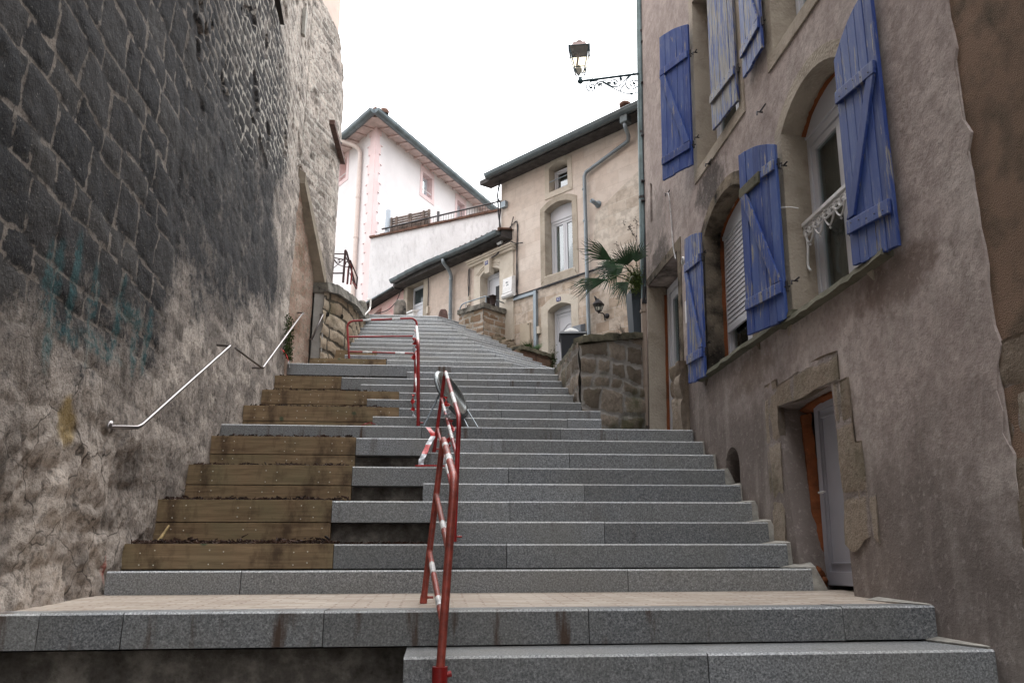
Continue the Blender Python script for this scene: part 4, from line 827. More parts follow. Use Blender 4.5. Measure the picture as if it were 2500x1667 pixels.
# ---- corner drainpipe with cables
dp=empty('corner_drainpipe',RF.w(9.5,1.4,.0),'tall verdigris drainpipe on the corner of the blue shuttered house','drainpipe')
def cpt(x,y,Y=9.48): return atY(x,y,Y)
mb=MB(); P=[cpt(1560,-40),cpt(1565,300),cpt(1570,600),cpt(1574,730)]; mb.tube(P,.045,14); 
mb.build('pipe',plain('verdigris_zinc',(.17,.23,.24),.5,.3,var=.25,sc=3),dp)
mb=MB(); mb.tube([cpt(1574,730),cpt(1577,860),cpt(1584,1040)],.052,14); mb.tube([cpt(1574,757),cpt(1574.3,763)],.062,14); mb.tube([cpt(1580.5,938),cpt(1581,944)],.060,14); mb.build('lower_pipe',plain('beige_pipe',(.33,.26,.21),.6,var=.1,sc=3),dp)
mb=MB()
for y in (77,322,480): mb.tube([cpt(1564.5+y*.008,y),cpt(1564.6+y*.008,y+6)],.052,12)
mb.build('clamp','iron',dp)
for k,(x0,x1) in enumerate(((1567,1572),(1570,1575),(1573,1577))):
    mb=MB(); P=[cpt(x0+3*math.sin(j*1.3+k*2),-40+j*96,9.44-.02*k)+Vector((.03+.02*k,0,0)) for j in range(9)]+[cpt(1570+k*2,735,9.42),cpt(1576-k*2,700,9.4)]; mb.tube(curve_pts(P,4),.012,7); mb.build('cable','darkgap',dp)
mb=MB()
for y in (102,202,330,442,490): p=cpt(1574,y,9.42); mb.tube([p-Vector((.05,0,0)),p+Vector((.06,0,0))],.018,7)
mb.build('cable_clip','iron',dp)
cp=cpt
# ---- street lamp on its scroll bracket, fixed to the same corner
YL=9.42
def lp(x,y,Y=YL): return atY(1360+x/7.84,60+y/7.84,Y)
lamp=empty('wall_street_lamp',lp(1520,960),'old four-sided street lantern on a scrolled iron bracket high on the corner','street lamp')
MT['lampiron']=plain('blue_grey_iron',(.035,.07,.085),.45,.4,var=.15); MT['lampcopper']=plain('worn_copper',(.20,.14,.125),.5,.5,var=.2)
mb=MB(); mb.tube([lp(1560,945),lp(760,1050),lp(470,1085)],.017,8)
def scroll(c,r0,a0,turns,n=26,sx=1): return [lp(c[0]+sx*(r0*(1-.72*i/n))*math.cos(a0+turns*6.283*i/n),c[1]+(r0*(1-.72*i/n))*math.sin(a0+turns*6.283*i/n)) for i in range(n+1)]
for pts,r in ((curve_pts([lp(780,1075),lp(640,1100),lp(565,1170),lp(580,1250),lp(650,1280),lp(715,1245),lp(725,1180),lp(680,1150),lp(620,1175),lp(630,1215),lp(655,1210)],6),.008),
  (curve_pts([lp(700,1230),lp(760,1130),lp(850,1095),lp(930,1120),lp(1010,1170),lp(1120,1195),lp(1230,1150),lp(1330,1030),lp(1430,970)],6),.009),
  (curve_pts([lp(770,1110),lp(800,1180),lp(850,1180),lp(855,1130),lp(820,1140)],6),.008),
  (curve_pts([lp(1010,1170),lp(1040,1085),lp(1110,1060),lp(1150,1110),lp(1110,1155),lp(1080,1120),lp(1100,1110)],6),.009),
  (curve_pts([lp(1150,1085),lp(1220,1085),lp(1240,1045),lp(1215,1015),lp(1195,1040)],6),.008),
  (curve_pts([lp(1400,985),lp(1320,1090),lp(1320,1170),lp(1380,1235),lp(1460,1235),lp(1530,1190)],6),.009),
  (curve_pts([lp(1530,1085),lp(1460,1070),lp(1400,1110),lp(1410,1170),lp(1470,1185),lp(1495,1140),lp(1465,1115)],6),.009),
  (curve_pts([lp(870,1110),lp(1040,1200),lp(1200,1280),lp(1340,1325),lp(1440,1325),lp(1530,1300)],6),.008),
  (curve_pts([lp(1290,1140),lp(1260,1190),lp(1225,1230),lp(1210,1280)],5),.010),
  (curve_pts([lp(880,1080),lp(930,1075),lp(970,1120),lp(940,1140)],5),.007)): mb.tube(pts,r,6)
for x,y in ((655,1210),(820,1145),(1100,1115),(1215,1045),(1465,1125),(1425,1328),(990,1120)): mb.lathe(lp(x,y)-Vector((0,0,.018)),[(.001,0),(.018,.008),(.018,.028),(.001,.036)],8)
for x,y in ((672,1050),(1465,945)): mb.tube([lp(x,y),lp(x,y-35)],.007,6)
mb.build('bracket','lampiron',lamp)
LC=lp(445,1085); LF=Fr(LC,Vector((math.cos(rad(12)),-math.sin(rad(12)),0)),Vector((-math.sin(rad(12)),-math.cos(rad(12)),0)))
# lantern: bottom z .03, glass .17 - .52, roof to .85
def sq(h,z): return [LF.w(-h,z,-h),LF.w(h,z,-h),LF.w(h,z,h),LF.w(-h,z,h)]
sc=.0047; px=lambda v:v*.000600  # zoom pixels -> metres at this depth
pz=lambda v:v*.00074; zb,zt_=pz(245),pz(650); hb,ht=px(122),px(222)
mb=MB(); b4=sq(hb,zb);t4=sq(ht,zt_)
for k in range(4): mb.tube([b4[k],t4[k]],.007,6); mb.tube([b4[k],b4[(k+1)%4]],.007,6); mb.tube([t4[k],t4[(k+1)%4]],.008,6); mb.tube([b4[k],b4[k]+(b4[k]-t4[k]).normalized()*px(130)],.009,6,True,.004); mb.tube([b4[k],b4[k].lerp(LC,.45)-Vector((0,0,-.0)),LC+Vector((0,0,.03))],.006,6)
for k in range(4): e=t4[k]+Vector((0,0,.01)); mb.tube([e,e+Vector((0,0,.03))],.006,5); o=(t4[k]-LF.w(0,zt_,0)).normalized()*.018; mb.tube([e+o,e+o-Vector((0,0,px(225)))],.005,6)
mb.lathe(LC-Vector((0,0,.045)),[(.001,0),(.02,.008),(.04,.03),(.04,.05),(.025,.075),(.02,.1)],12); mb.build('lantern_frame','lampiron',lamp)
mb=MB(); r0=[sq(ht+.012,zt_),sq(px(170),zt_+pz(45)),sq(px(146),zt_+pz(100)),sq(px(140),zt_+pz(120))]
for A_,B_ in zip(r0,r0[1:]):
    for k in range(4): mb.face([A_[k],A_[(k+1)%4],B_[(k+1)%4],B_[k]])
mb.face(r0[-1]); mb.lathe(LF.w(0,zt_+pz(118),0),[(px(70),0),(px(72),pz(25)),(px(85),pz(35)),(px(85),pz(60)),(px(60),pz(90)),(.001,pz(100))],16); mb.build('lantern_roof','lampcopper',lamp)
g=MB(); 
for k in range(4): g.face([b4[k],b4[(k+1)%4],t4[(k+1)%4],t4[k]])
g.build('lantern_pane',mk_glass('frosted_lantern_glass',.25,(.86,.80,.68)),lamp)
mb=MB(); mb.lathe(LF.w(-.02,pz(130),0),[(.015,0),(.03,.02),(.05,.06),(.052,.09),(.03,.12),(.02,.15)],14); mb.build('lamp_globe',plain('milk_globe',(.6,.6,.52),.4,var=.1,bump=0),lamp)
mb=MB(); mb.tube([LF.w(-.05,zb,0),LF.w(-.01,zt_-.03,0)],.014,6); mb.lathe(LF.w(-.03,zt_-.1,0),[(.012,0),(.02,.02),(.02,.05),(.008,.07)],8); mb.build('lamp_holder','lampcopper',lamp)
# ---- retaining wall with coping right of the steps, tall planter and palm
tw=empty('retaining_wall',(2.1,8.8,1.3),'rough stone retaining wall with mossy coping beside door number 8, right of the steps','stone wall')
c_=atY(1418,1000,8.85); xc=c_.x; ztop=atY(1416,835,8.85).z; zr1=atY(1568,822,9.45).z
def mas(bw,rh_,mw,seed,amp=.03,rv=.4): return lambda s,z:(lambda m:(amp*(1-np.exp(-m[2]/.035))+.05*amp/.03*(fbm(s*5,z*5,seed,3)-.5),m[0],m[1],.45*fbm(s*1.3,z*1.3,seed+7,3)+.0*z))(masonry(s,z,bw,rh_,mw,.07,seed,rv))
hf('wall',[(2.54,9.48),(xc,8.85)],.9,lambda s:zr1+(ztop-zr1)*s/.95,.02,mas(.30,.20,.035,31),'planterstone',tw,1,0)
hf('wall',[(xc,8.85),(xc-.04,10.56)],.9,ztop,.025,mas(.30,.20,.035,33),'planterstone',tw,1,0)
mb=MB(); mb.hexa([(xc+.03,8.93,.9),(2.52,9.56,.9),(2.52,10.2,.9),(xc+.0,10.4,.9),(xc+.03,8.93,ztop-.02),(2.52,9.56,ztop-.02),(2.52,10.2,ztop-.02),(xc+.0,10.4,ztop-.02)]); mb.build('core','mortar',tw)
def rough_slab(mb,A,B,w0,w1,z0,z1,n=10,amp=.012,seed=0,rise=0):
    """coping from plan A to B, widths left/right of the line"""
    A=Vector(A);B=Vector(B);t=(B-A).normalized();nn=Vector((-t.y,t.x)); r=random.Random(seed); rows=[]
    for i in range(n+1):
        p=A.lerp(B,i/n); j=lambda: r.uniform(-amp,amp)
        q=rise*i/n; rows.append([(p.x+nn.x*(w0+j()),p.y+nn.y*(w0+j()),q+z0+j()),(p.x+nn.x*(w1+j()),p.y+nn.y*(w1+j()),q+z0+j()),(p.x+nn.x*(w1+j()),p.y+nn.y*(w1+j()),q+z1+j()*1.3),(p.x+nn.x*(w0+j()),p.y+nn.y*(w0+j()),q+z1+j()*1.3)])
    for a,b in zip(rows,rows[1:]):
        for k in range(4): mb.face([a[k],a[(k+1)%4],b[(k+1)%4],b[k]])
    mb.face(rows[0][::-1]); mb.face(rows[-1])
mb=MB(); zc=atY(1416,819,8.83).z; rough_slab(mb,(xc+.00,8.87),(2.56,9.53),-.07,.09,ztop-.01,zc,16,.010,3,zr1-ztop); rough_slab(mb,(xc+.02,9.05),(xc-.02,10.5),-.22,.03,ztop-.006,zc-.004,16,.010,4)
mb.build('coping','coping',tw)
mb=MB(); mb.hexa([(xc+.1,9.15,1),(3.9,10.9,1),(3.9,12,1),(xc+.1,12,1),(xc+.1,9.15,2.615),(3.9,10.9,2.615),(3.9,12,2.615),(xc+.1,12,2.615)])
mb.hexa([(-.1,10.7,2.2),(3.9,10.7,2.2),(3.4,14.6,2.2),(1.9,14.6,2.2),(.2,10.7,2.612),(3.9,10.7,2.612),(3.4,14.6,2.612),(1.9,14.4,2.612)])
mb.build('upper_landing','ground',kind='structure',label='landing in front of door 12')
mb=MB(); mb.box((1.9,7.7,.9),(2.62,9.6,1.296)); mb.build('pavement','granite',kind='structure')
pb_=[atY(1545,830,9.05),atY(1600,830,9.05)]
MT['slate']=plain('slate_planter_plastic',(.045,.06,.075),.5,var=.06,sc=3)
x0=atY(1544,800,9.66).x; x1=x0+.30; zb_=2.625; zt2=atY(1543,705,9.66).z
mb=MB(); mb.hexa([(x0+.025,9.66,zb_),(x1-.025,9.66,zb_),(x1-.025,9.93,zb_),(x0+.025,9.93,zb_),(x0,9.64,zt2),(x1,9.64,zt2),(x1,9.95,zt2),(x0,9.95,zt2)]); mb.build('tall_planter','slate',bevel=.008,label='tall slate grey square planter on the retaining wall, holding the palm',cat='planter')
# palm
pm=empty('fan_palm',(x0+.13,9.75,zt2),'green fan palm spreading from the tall slate planter','palm tree')
MT['palm']=plain('palm_leaf',(.028,.075,.028),.45,0,.4,var=.35,sc=6,bump=0); MT['palmstem']=plain('palm_petiole',(.09,.12,.045),.5,var=.3)
tr=MB(); tr.lathe((x0+.13,9.75,zt2-.02),[(.05,0),(.06,.06),(.05,.14),(.03,.2)],10); tr.build('trunk',plain('palm_trunk',(.12,.08,.05),.95,var=.4,sc=30),pm)
hub0=Vector((x0+.10,9.62,zt2+.12))
def r2p(x,y,Y=9.1): return atY(1180+x/5.2275,540+y/5.2275,Y)
def fan(hub,tip,spread,nb,name='frond',depth=.0,wid=.018,droop=.04,seed=0):
    r=random.Random(seed); mb=MB(); hub=Vector(hub);D=(Vector(tip)-hub); Lb=D.length; D.normalize(); side=D.cross(Vector((0,-1,0))).normalized(); nrm=side.cross(D).normalized()
    mb.cur=1; st=curve_pts([hub0+Vector((0,0,-.1)),(hub0+hub)/2+Vector((0,0,.06)),hub],6); mb.tube(st,.009,6,True,.005); mb.cur=0
    for k in range(nb):
        a=rad(-spread+2*spread*k/(nb-1)); dd=(D*math.cos(a)+side*math.sin(a)+nrm*.18*math.cos(a*2.)*(1 if k%2 else .7)).normalized(); l=1.15*Lb*(1-.20*(abs(a)/rad(max(spread,1)))**2)*r.uniform(.9,1.05); w=dd.cross(nrm).normalized(); pr=None
        for j in range(7):
            t=j/6; p=hub+dd*l*t-Vector((0,0,droop*t*t*(1+2*r.random()*(t>.8)))); ww=wid*(min(1,.25+2.2*t))*(1-max(0,(t-.55)/.45)**1.5)+.0015; c=(p-w*ww*.5,p+nrm*ww*.22,p+w*ww*.5)
            if pr: mb.face([pr[0],pr[1],c[1],c[0]]); mb.face([pr[1],pr[2],c[2],c[1]])
            pr=c
    return mb.build('frond',['palm','palmstem'],pm)
fan(r2p(1640,500,8.95),r2p(1255,270,8.9),27,17,seed=1,wid=.0125)
fan(r2p(1580,745,8.85),r2p(1105,850,8.7),15,13,seed=2,wid=.0125)
fan(r2p(1840,560,9.1),r2p(1760,265,9.0),60,22,seed=3,wid=.0125)
fan(r2p(1850,780,8.9),r2p(1640,930,8.8),32,15,seed=4,wid=.0125)
fan(r2p(1700,600,9.2),r2p(1430,640,9.25),80,24,seed=5,wid=.0125)
fan(r2p(1950,520,9.3),r2p(1950,220,9.3),50,18,seed=6,wid=.0125)
fan(r2p(1760,660,9.35),r2p(1480,520,9.5),65,20,seed=8,wid=.0125)
fan(r2p(1330,760,8.75),r2p(1310,900,8.7),22,6,seed=7,wid=.0125,droop=.01)
mb=MB()
for _ in range(2600):
    c=hub0+Vector((random.gauss(-.04,.07),random.gauss(-.08,.06),random.gauss(-.02,.075)-.03)); a=Vector((random.gauss(0,1),random.gauss(0,1),random.gauss(0,1))).normalized()*.010; b=a.cross(Vector((.3,.2,1))).normalized()*.007; mb.face([c-a,c-b,c+a,c+b])
mb.build('groundcover_plant',plain('small_leaf',(.13,.19,.04),.6,var=.5,sc=30,bump=0),label='light green small-leaved plant spilling over the tall planter rim',cat='plant')
# bare shrub
mb=MB(); rr=random.Random(4)
def twig(p,d,l,r,dep):
    q=p+d*l; mb.tube([p,p+d*l*.5+Vector((rr.uniform(-.01,.01),0,rr.uniform(-.01,.01))),q],r,5,True,r*.6)
    if dep: 
        for _ in range(2+(dep>1)): twig(p+d*l*rr.uniform(.5,1),(d+Vector((rr.uniform(-.6,.3),rr.uniform(-.4,.4),rr.uniform(-.3,.6)))).normalized(),l*rr.uniform(.5,.75),r*.65,dep-1)
for k in range(5): twig(Vector((x0+.0,9.6,zb_+.02+.02*k)),Vector((-.45-.1*k,rr.uniform(-.3,.2),.8-.15*k)).normalized(),.17,.006,3)
mb.build('bare_shrub','rubble',label='leafless twiggy shrub left of the tall slate planter',cat='shrub')
mb=MB()
P=[Vector((x0+.1,9.5,zt2+.1)),r2p(1960,270,9.4),r2p(1890,130,9.4),r2p(1870,70,9.4)]
mb.tube(curve_pts(P,5),.004,5)
rr=random.Random(9)
for x,y in ((1890,60),(1850,85),(1800,20),(1690,285),(1940,-30),(1960,30),(1870,100),(1900,150),(1930,180)):
    p=r2p(x,y,9.4); mb.tube([p,p+Vector((rr.uniform(-.05,.05),0,rr.uniform(-.04,.06)))],.003,5); 
    for _ in range(5): c=p+Vector((rr.uniform(-.03,.03),0,rr.uniform(-.03,.03))); mb.face([c,c+Vector((.012,0,.006)),c+Vector((.016,.004,-.008)),c+Vector((.004,0,-.012))])
mb.tube([r2p(1960,270,9.4),r2p(1960,30,9.4),r2p(1940,-30,9.4)],.004,5); mb.tube([r2p(1770,420,9.3),r2p(1690,285,9.3)],.003,5)
mb.build('climbing_stem','rubble',label='thin dry climbing stem rising above the palm by the corner pipe',cat='plant')
# wheelie bin
bx=atY(1399,840,11.6).x; BF=Fr((bx,11.6,2.615),(math.cos(rad(8)),-math.sin(rad(8)),0),(-math.sin(rad(8)),-math.cos(rad(8)),0))
wb=empty('wheelie_bin',(bx,11.6,2.615),'dark wheelie bin with white heron-like logo standing by door 12','wheelie bin')
MT['bin']=plain('bin_plastic',(.016,.018,.024),.5,var=.1,sc=5)
htb=atY(1399,822,11.6).z-2.615; w=BF.w
mb=MB(); mb.hexa([w(-.155,.04,-.2),w(.155,.04,-.2),w(.155,.04,.13),w(-.155,.04,.13),w(-.19,htb,-.25),w(.19,htb,-.25),w(.19,htb,.19),w(-.19,htb,.19)]); mb.build('body','bin',wb,bevel=.012)
mb=MB(); mb.hexa([w(-.215,htb,-.3),w(.215,htb,-.3),w(.215,htb-.01,.22),w(-.215,htb-.01,.22),w(-.2,htb+.06,-.28),w(.2,htb+.06,-.28),w(.2,htb+.035,.18),w(-.2,htb+.035,.18)]); mb.tube([w(-.19,htb-.0,-.3),w(.19,htb,-.3)],.025,8); mb.build('lid','bin',wb,bevel=.015)
for q in (-.17,.17): mb=MB(); mb.lathe(w(q,.09,-.22),[(.001,-.02),(.09,-.02),(.09,.02),(.001,.02)],18,axis=BF.u); mb.build('wheel','bin',wb)
mb=MB(); mb.smooth=True
mb.cur=0
for pl_ in ([(-.03,.0),(.02,-.02),(.05,.0),(.07,.05),(.045,.045),(.05,.09),(.02,.06),(.0,.075),(-.01,.05),(-.05,.085),(-.045,.04)],[( -.015,-.03),(.035,-.03),(.03,-.045),(-.01,-.045)]): mb.prism(Fr(w(0,htb-.36,.172),BF.u,BF.n),[(a*1.2,z*1.2) for a,z in pl_],0,.003)
mb.build('logo','white',wb); text('lettering','Grand V',Fr(w(0,0,0),BF.u,BF.n),-.01,htb-.47,.168,.07,'white',wb)
mb=MB(); mb.lathe(w(-.02,htb+.045,0),[(.13,0),(.125,.02),(.10,.055),(.05,.08),(.001,.088)],16); mb.build('white_bag',plain('white_cloth',(.6,.6,.58),.8,var=.1,sc=20,bump=.3),label='rounded white lump lying on the bin lid',cat='bag')
mb=MB(); p=BF.w(.19,htb-.10,.30); mb.tube(curve_pts([p+Vector((-.02,0,-.3)),p+Vector((-.03,0,-.03)),p+Vector((0,0,.02)),p+Vector((.12,0,-.07)),p+Vector((.3,0,-.25))],6),.022,8); mb.build('rail_end',plain('cream_rail',(.45,.42,.34),.5,var=.1),label='cream painted handrail end beside the bin',cat='handrail')
# ================================================================== FAR HOUSES
def mk_ashlar(name,bw,rh_,tones,joint,off=.5,stain=.4,fade=1.):
    """large smooth stone blocks with faint joints, UV in metres"""
    m=NT(name,.9,.15); uv=m.co('UV'); w=m.warp(uv,1.2,.03); c,f=m.brick(w,bw,rh_,.008,off,.4); v=m.co(); n=m.noise(v,1.0,5,.6); n2=m.noise(v,7,6,.65); n3=m.noise(v,45,3,.7)
    k=m.ramp(m.math('ADD',m.math('MULTIPLY',c,.35),m.math('MULTIPLY',n,.7)),[(.25,tones[0]),(.5,tones[1]),(.8,tones[2])])
    k=m.mix(m.math('MULTIPLY',f,fade*.6),k,joint); k=m.mix(m.ramp(n2,[(.40,stain),(.55,0.)]),k,tuple(x*.62 for x in tones[0])); k=m.mix(m.ramp(n3,[(.6,0.),(.8,.3)]),k,tones[2])
    m.bump(m.math('SUBTRACT',1.,f),.4,.006); m.bump(n2,.35,.02); m.bump(n3,.3,.004); return m.done(k)
MT['ashlar12']=mk_ashlar('peach_ashlar',.52,.27,((.60,.50,.43),(.67,.575,.50),(.73,.65,.58)),(.56,.47,.40),.5,.22,.7)
MT['ashlar12base']=mk_ashlar('mixed_ashlar',.30,.20,((.38,.29,.22),(.54,.44,.35),(.65,.58,.51)),(.60,.55,.49),.4,.5,1.2)
MT['pinkrender']=mk_ashlar('pinkish_render',.9,.33,((.46,.37,.31),(.54,.445,.38),(.60,.51,.445)),(.60,.53,.47),.5,.25,.5)
MT['creamstone']=mk_roughcast('cream_stone_trim',(.54,.475,.39),(.66,.60,.52),(.42,.36,.29),35,.5)
MT['zinc']=plain('zinc_gutter',(.13,.155,.165),.4,.55,var=.2,sc=3); MT['zincpipe']=plain('zinc_pipe',(.27,.31,.34),.4,.4,var=.15,sc=2)
MT['darkwood']=plain('dark_eaves',(.075,.068,.066),.9,var=.3); MT['tile']=plain('roof_tile',(.16,.085,.06),.9,var=.35,sc=5)
MT['plateblue']=plain('enamel_blue',(.03,.035,.16),.3,var=0,bump=0)
def gutter(mb,fr,a0,a1,z,d,r=.075,n=8):
    P=[(d+r*math.cos(math.pi+math.pi*k/n),z+r*math.sin(math.pi+math.pi*k/n)) for k in range(n+1)]; P=[(P[0][0],z+.01)]+P
    for (da,za),(db,zb2) in zip(P,P[1:]): mb.face([fr.w(a0,za,da),fr.w(a1,za,da),fr.w(a1,zb2,db),fr.w(a0,zb2,db)])
    mb.face([fr.w(a0,q[1],q[0]) for q in P]); mb.face([fr.w(a1,q[1],q[0]) for q in P]); mb.face([fr.w(a0,z+.01,d-r),fr.w(a1,z+.01,d-r),fr.w(a1,z+.01,d+r),fr.w(a0,z+.01,d+r)]); mb.tube([fr.w(a0,z+.012,d+r),fr.w(a1,z+.012,d+r)],.011,6)
def tiles(mb,fr,a0,a1,z,d,rise,depth,p=.19,r=.075,wave=True):
    """canal-tile roof: half-round ribs running up the slope, wavy front edge"""
    n=int((a1-a0)/p); 
    for i in range(n):
        a=a0+(i+.5)*(a1-a0)/n; q0=fr.w(a,z+.01,d);q1=fr.w(a,z+rise,d-depth); mb.tube([q0,q1],r,8,True)
    mb.face([fr.w(a0,z-.01,d-.02),fr.w(a1,z-.01,d-.02),fr.w(a1,z+rise-.02,d-depth),fr.w(a0,z+rise-.02,d-depth)])
# ---------------- house no. 12
H12=Fr((1.5,14.97,0),(.652,-.758,0),(-.758,-.652,0)); H14=Fr((1.5,14.97,0),(.588,-.809,0),(-.809,-.588,0))
h12=empty('beige_stone_house',H12.w(1.2,2.6,0),'beige ashlar house number 12 with tall window and arched white door','house')
sw=[(.93,7.13),(1.41,7.13)]; sw=archpoly(.93,1.41,7.13,7.65,7.72); bw_=archpoly(.80,1.50,5.38,6.77,6.87); dw=archpoly(.84,1.42,2.55,4.69,4.78)
mb=MB(); mb.holed(H12,[(-.42,5.15),(4.2,5.15),(4.2,7.9),(-.42,7.9)],[sw,bw_],0,.25); mb.build('wall','ashlar12',h12)
mb=MB(); mb.holed(H12,[(-.42,2.0),(4.2,2.0),(4.2,5.149),(-.42,5.149)],[dw],.006,.25); mb.build('lower_wall','ashlar12base',h12)
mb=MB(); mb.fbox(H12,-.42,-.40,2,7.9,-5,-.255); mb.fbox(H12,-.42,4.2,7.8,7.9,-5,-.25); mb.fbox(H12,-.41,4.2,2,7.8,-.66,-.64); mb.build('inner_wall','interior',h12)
mb=MB(); mb.prism(H12,[(2.1,5.25),(4.2,5.25),(4.2,7.0),(3.2,6.9),(2.6,6.6),(2.05,6.3),(1.97,5.7)],.0,.008,False); mb.build('exposed_ashlar',mk_ashlar('weathered_ashlar',.42,.22,((.46,.38,.31),(.60,.52,.44),(.70,.63,.55)),(.66,.61,.54),.45,.45,1.1),h12)
def surround(fr,poly,o,d,mat,parent,name='window_surround',sillz=None,dp=-.25):
    mb=MB(); O=offs(poly,o); ring(fr,poly[1:]+[poly[0]],O[1:]+[O[0]],-.01,d,mb)
    if sillz: ring(fr,[poly[0],poly[1]],[(poly[0][0]-o,sillz),(poly[1][0]+o,sillz)],-.01,d+.008,mb)
    reveal(fr,poly,d-.001,dp,mb,sillz is None); return mb.build(name,mat,parent)
surround(H12,sw,.11,.012,'creamstone',h12,sillz=7.01); surround(H12,bw_,.12,.014,'limestone',h12,sillz=5.20); surround(H12,dw,.17,.012,'creamstone',h12,'door_surround')
pvc(H12,.95,1.395,7.15,7.62,-.14,h12,frw=.04,curtain='brownpanel'); mb=MB(); mb.tube([H12.w(.93,7.36,.0),H12.w(1.41,7.36,.0)],.010,6); mb.build('window_bar','zincpipe',h12)
pvc(H12,.81,1.49,5.40,6.86,-.18,h12,frw=.055,mull=(1.15,),box=.29,curtain='curtain')
mb=MB(); mb.fbox(H12,.78,1.54,5.33,5.40,-.2,.02); mb.build('window_sill','creamstone',h12)
# door 12 with arched light and grooves
dq=MB(); f=dq.fbox; f(H12,.84,1.42,2.62,4.79,-.22,-.19); f(H12,.86,.91,2.62,4.70,-.19,-.165); f(H12,.91,1.42,4.64,4.70,-.19,-.165); f(H12,.955,.962,2.7,4.58,-.19,-.182); f(H12,.955,1.4,4.575,4.582,-.19,-.182)
for k in range(4): z=3.58-.13*k; f(H12,1.03,1.33,z,z+.018,-.19,-.178); 
d12=dq.build('door','pvc',h12,bevel=.003,label='white panelled front door number 12 with arched glass light')
ap=archpoly(1.04,1.34,3.72,4.16,4.27,10); mb=MB(); O=offs(ap,.03); ring(H12,ap[1:]+[ap[0]],O[1:]+[O[0]],-.2,-.175,mb); ring(H12,[ap[0],ap[1]],[O[0],O[1]],-.2,-.175,mb)
P_=curve_pts([H12.w(.97,4.27,-.182),H12.w(1.05,4.30,-.182),H12.w(1.12,4.36,-.182),H12.w(1.2,4.40,-.182),H12.w(1.3,4.36,-.182),H12.w(1.40,4.29,-.182)],5); mb.tube(P_,.006,5); mb.build('light_frame','pvc',d12)
mb=MB(); mb.prism(H12,ap,-.19,-.186); mb.build('pane',plain('leaded_glass',(.10,.13,.10),.12,0,.6,var=.5,sc=2.5,bump=0),d12)
mb=MB(); 
for a in (1.13,1.24): mb.fbox(H12,a,a+.028,3.73,4.2,-.186,-.183)
mb.build('glass_stripe',plain('yellow_green_glass',(.55,.60,.30),.2,var=.1,bump=0),d12)
mb=MB(); mb.fbox(H12,1.07,1.17,4.82,4.90,.0,.02); p=mb.build('number_plate','plateblue',h12); text('number','12',H12,1.12,4.86,.021,.075,'white',p)
# eaves, gutter, tiles
mb=MB(); mb.hexa([H12.w(-.72,7.80,0),H12.w(4.4,7.80,0),H12.w(4.4,7.76,.34),H12.w(-.72,7.76,.34),H12.w(-.72,7.90,0),H12.w(4.4,7.90,0),H12.w(4.4,7.86,.34),H12.w(-.72,7.86,.34)]); 
mb.build('eaves','darkwood',h12)
mb=MB(); gutter(mb,H12,-.45,4.3,7.86,.40,.085); mb.build('gutter','zinc',h12)
mb=MB(); tiles(mb,H12,-.5,4.4,7.885,.40,1.0,5.,.17,.045); mb.lathe(H12.w(3.02,8.06,.28),[(.001,-.05),(.10,-.03),(.11,.02),(.06,.06),(.001,.07)],10); mb.build('roof','tile',h12)
mb=MB(); mb.fbox(H12,2.98,3.14,7.63,7.80,.26,.42); mb.build('gutter_outlet','zinc',h12,bevel=.02)
mb=MB(); w=H12.w; mb.tube(curve_pts([w(3.05,7.66,.36),w(3.05,7.56,.34),w(2.98,7.50,.16),w(2.9,7.46,.07)],5)+[w(1.92,7.20,.07),w(1.87,7.12,.07),w(1.86,2.6,.07)],.036,12); 
for z in (6.85,6.2,5.0,3.9): mb.tube([w(1.86,z,.07),w(1.86,z+.03,.07)],.044,12)
mb.build('downpipe','zincpipe',h12)
mb=MB(); mb.fbox(H12,.52,.59,3.9,5.16,.005,.07); mb.fbox(H12,-.03,.59,5.10,5.16,.008,.05); mb.build('cable_duct','zincpipe',h12)
mb=MB(); mb.fbox(H12,.585,.66,4.28,4.42,.005,.06); mb.build('bell_box','creamstone',h12)
mb=MB(); mb.fbox(H12,.14,.40,4.12,4.56,.006,.05); cb=mb.build('meter_cabinet',plain('cream_cabinet',(.50,.42,.32),.6,var=.05),h12,bevel=.006)
mb=MB(); mb.tube([w(.37,4.52,.05),w(.37,4.52,.06)],.012,8); mb.build('lock','iron',cb)
mb=MB(); mb.hexa([w(1.55,3.2,.006),w(1.74,3.2,.006),w(1.74,3.2,.13),w(1.55,3.2,.13),w(1.55,4.25,.006),w(1.74,4.25,.006),w(1.74,4.20,.15),w(1.55,4.20,.15)]); mb.build('meter_box',plain('grey_box',(.20,.22,.25),.5,var=.1),h12,bevel=.006)
mb=MB(); q=w(2.13,6.48,0); mb.lathe(q,[(.07,0),(.07,.02),(.045,.03),(.045,.10),(.001,.10)],14,axis=H12.n); mb.lathe(q+H12.n*.1,[(.04,0),(.04,.10),(.03,.10),(.03,.02),(.001,.02)],14,axis=(H12.n-Vector((.3,0,-.3))).normalized()); mb.build('flue','zincpipe',h12)
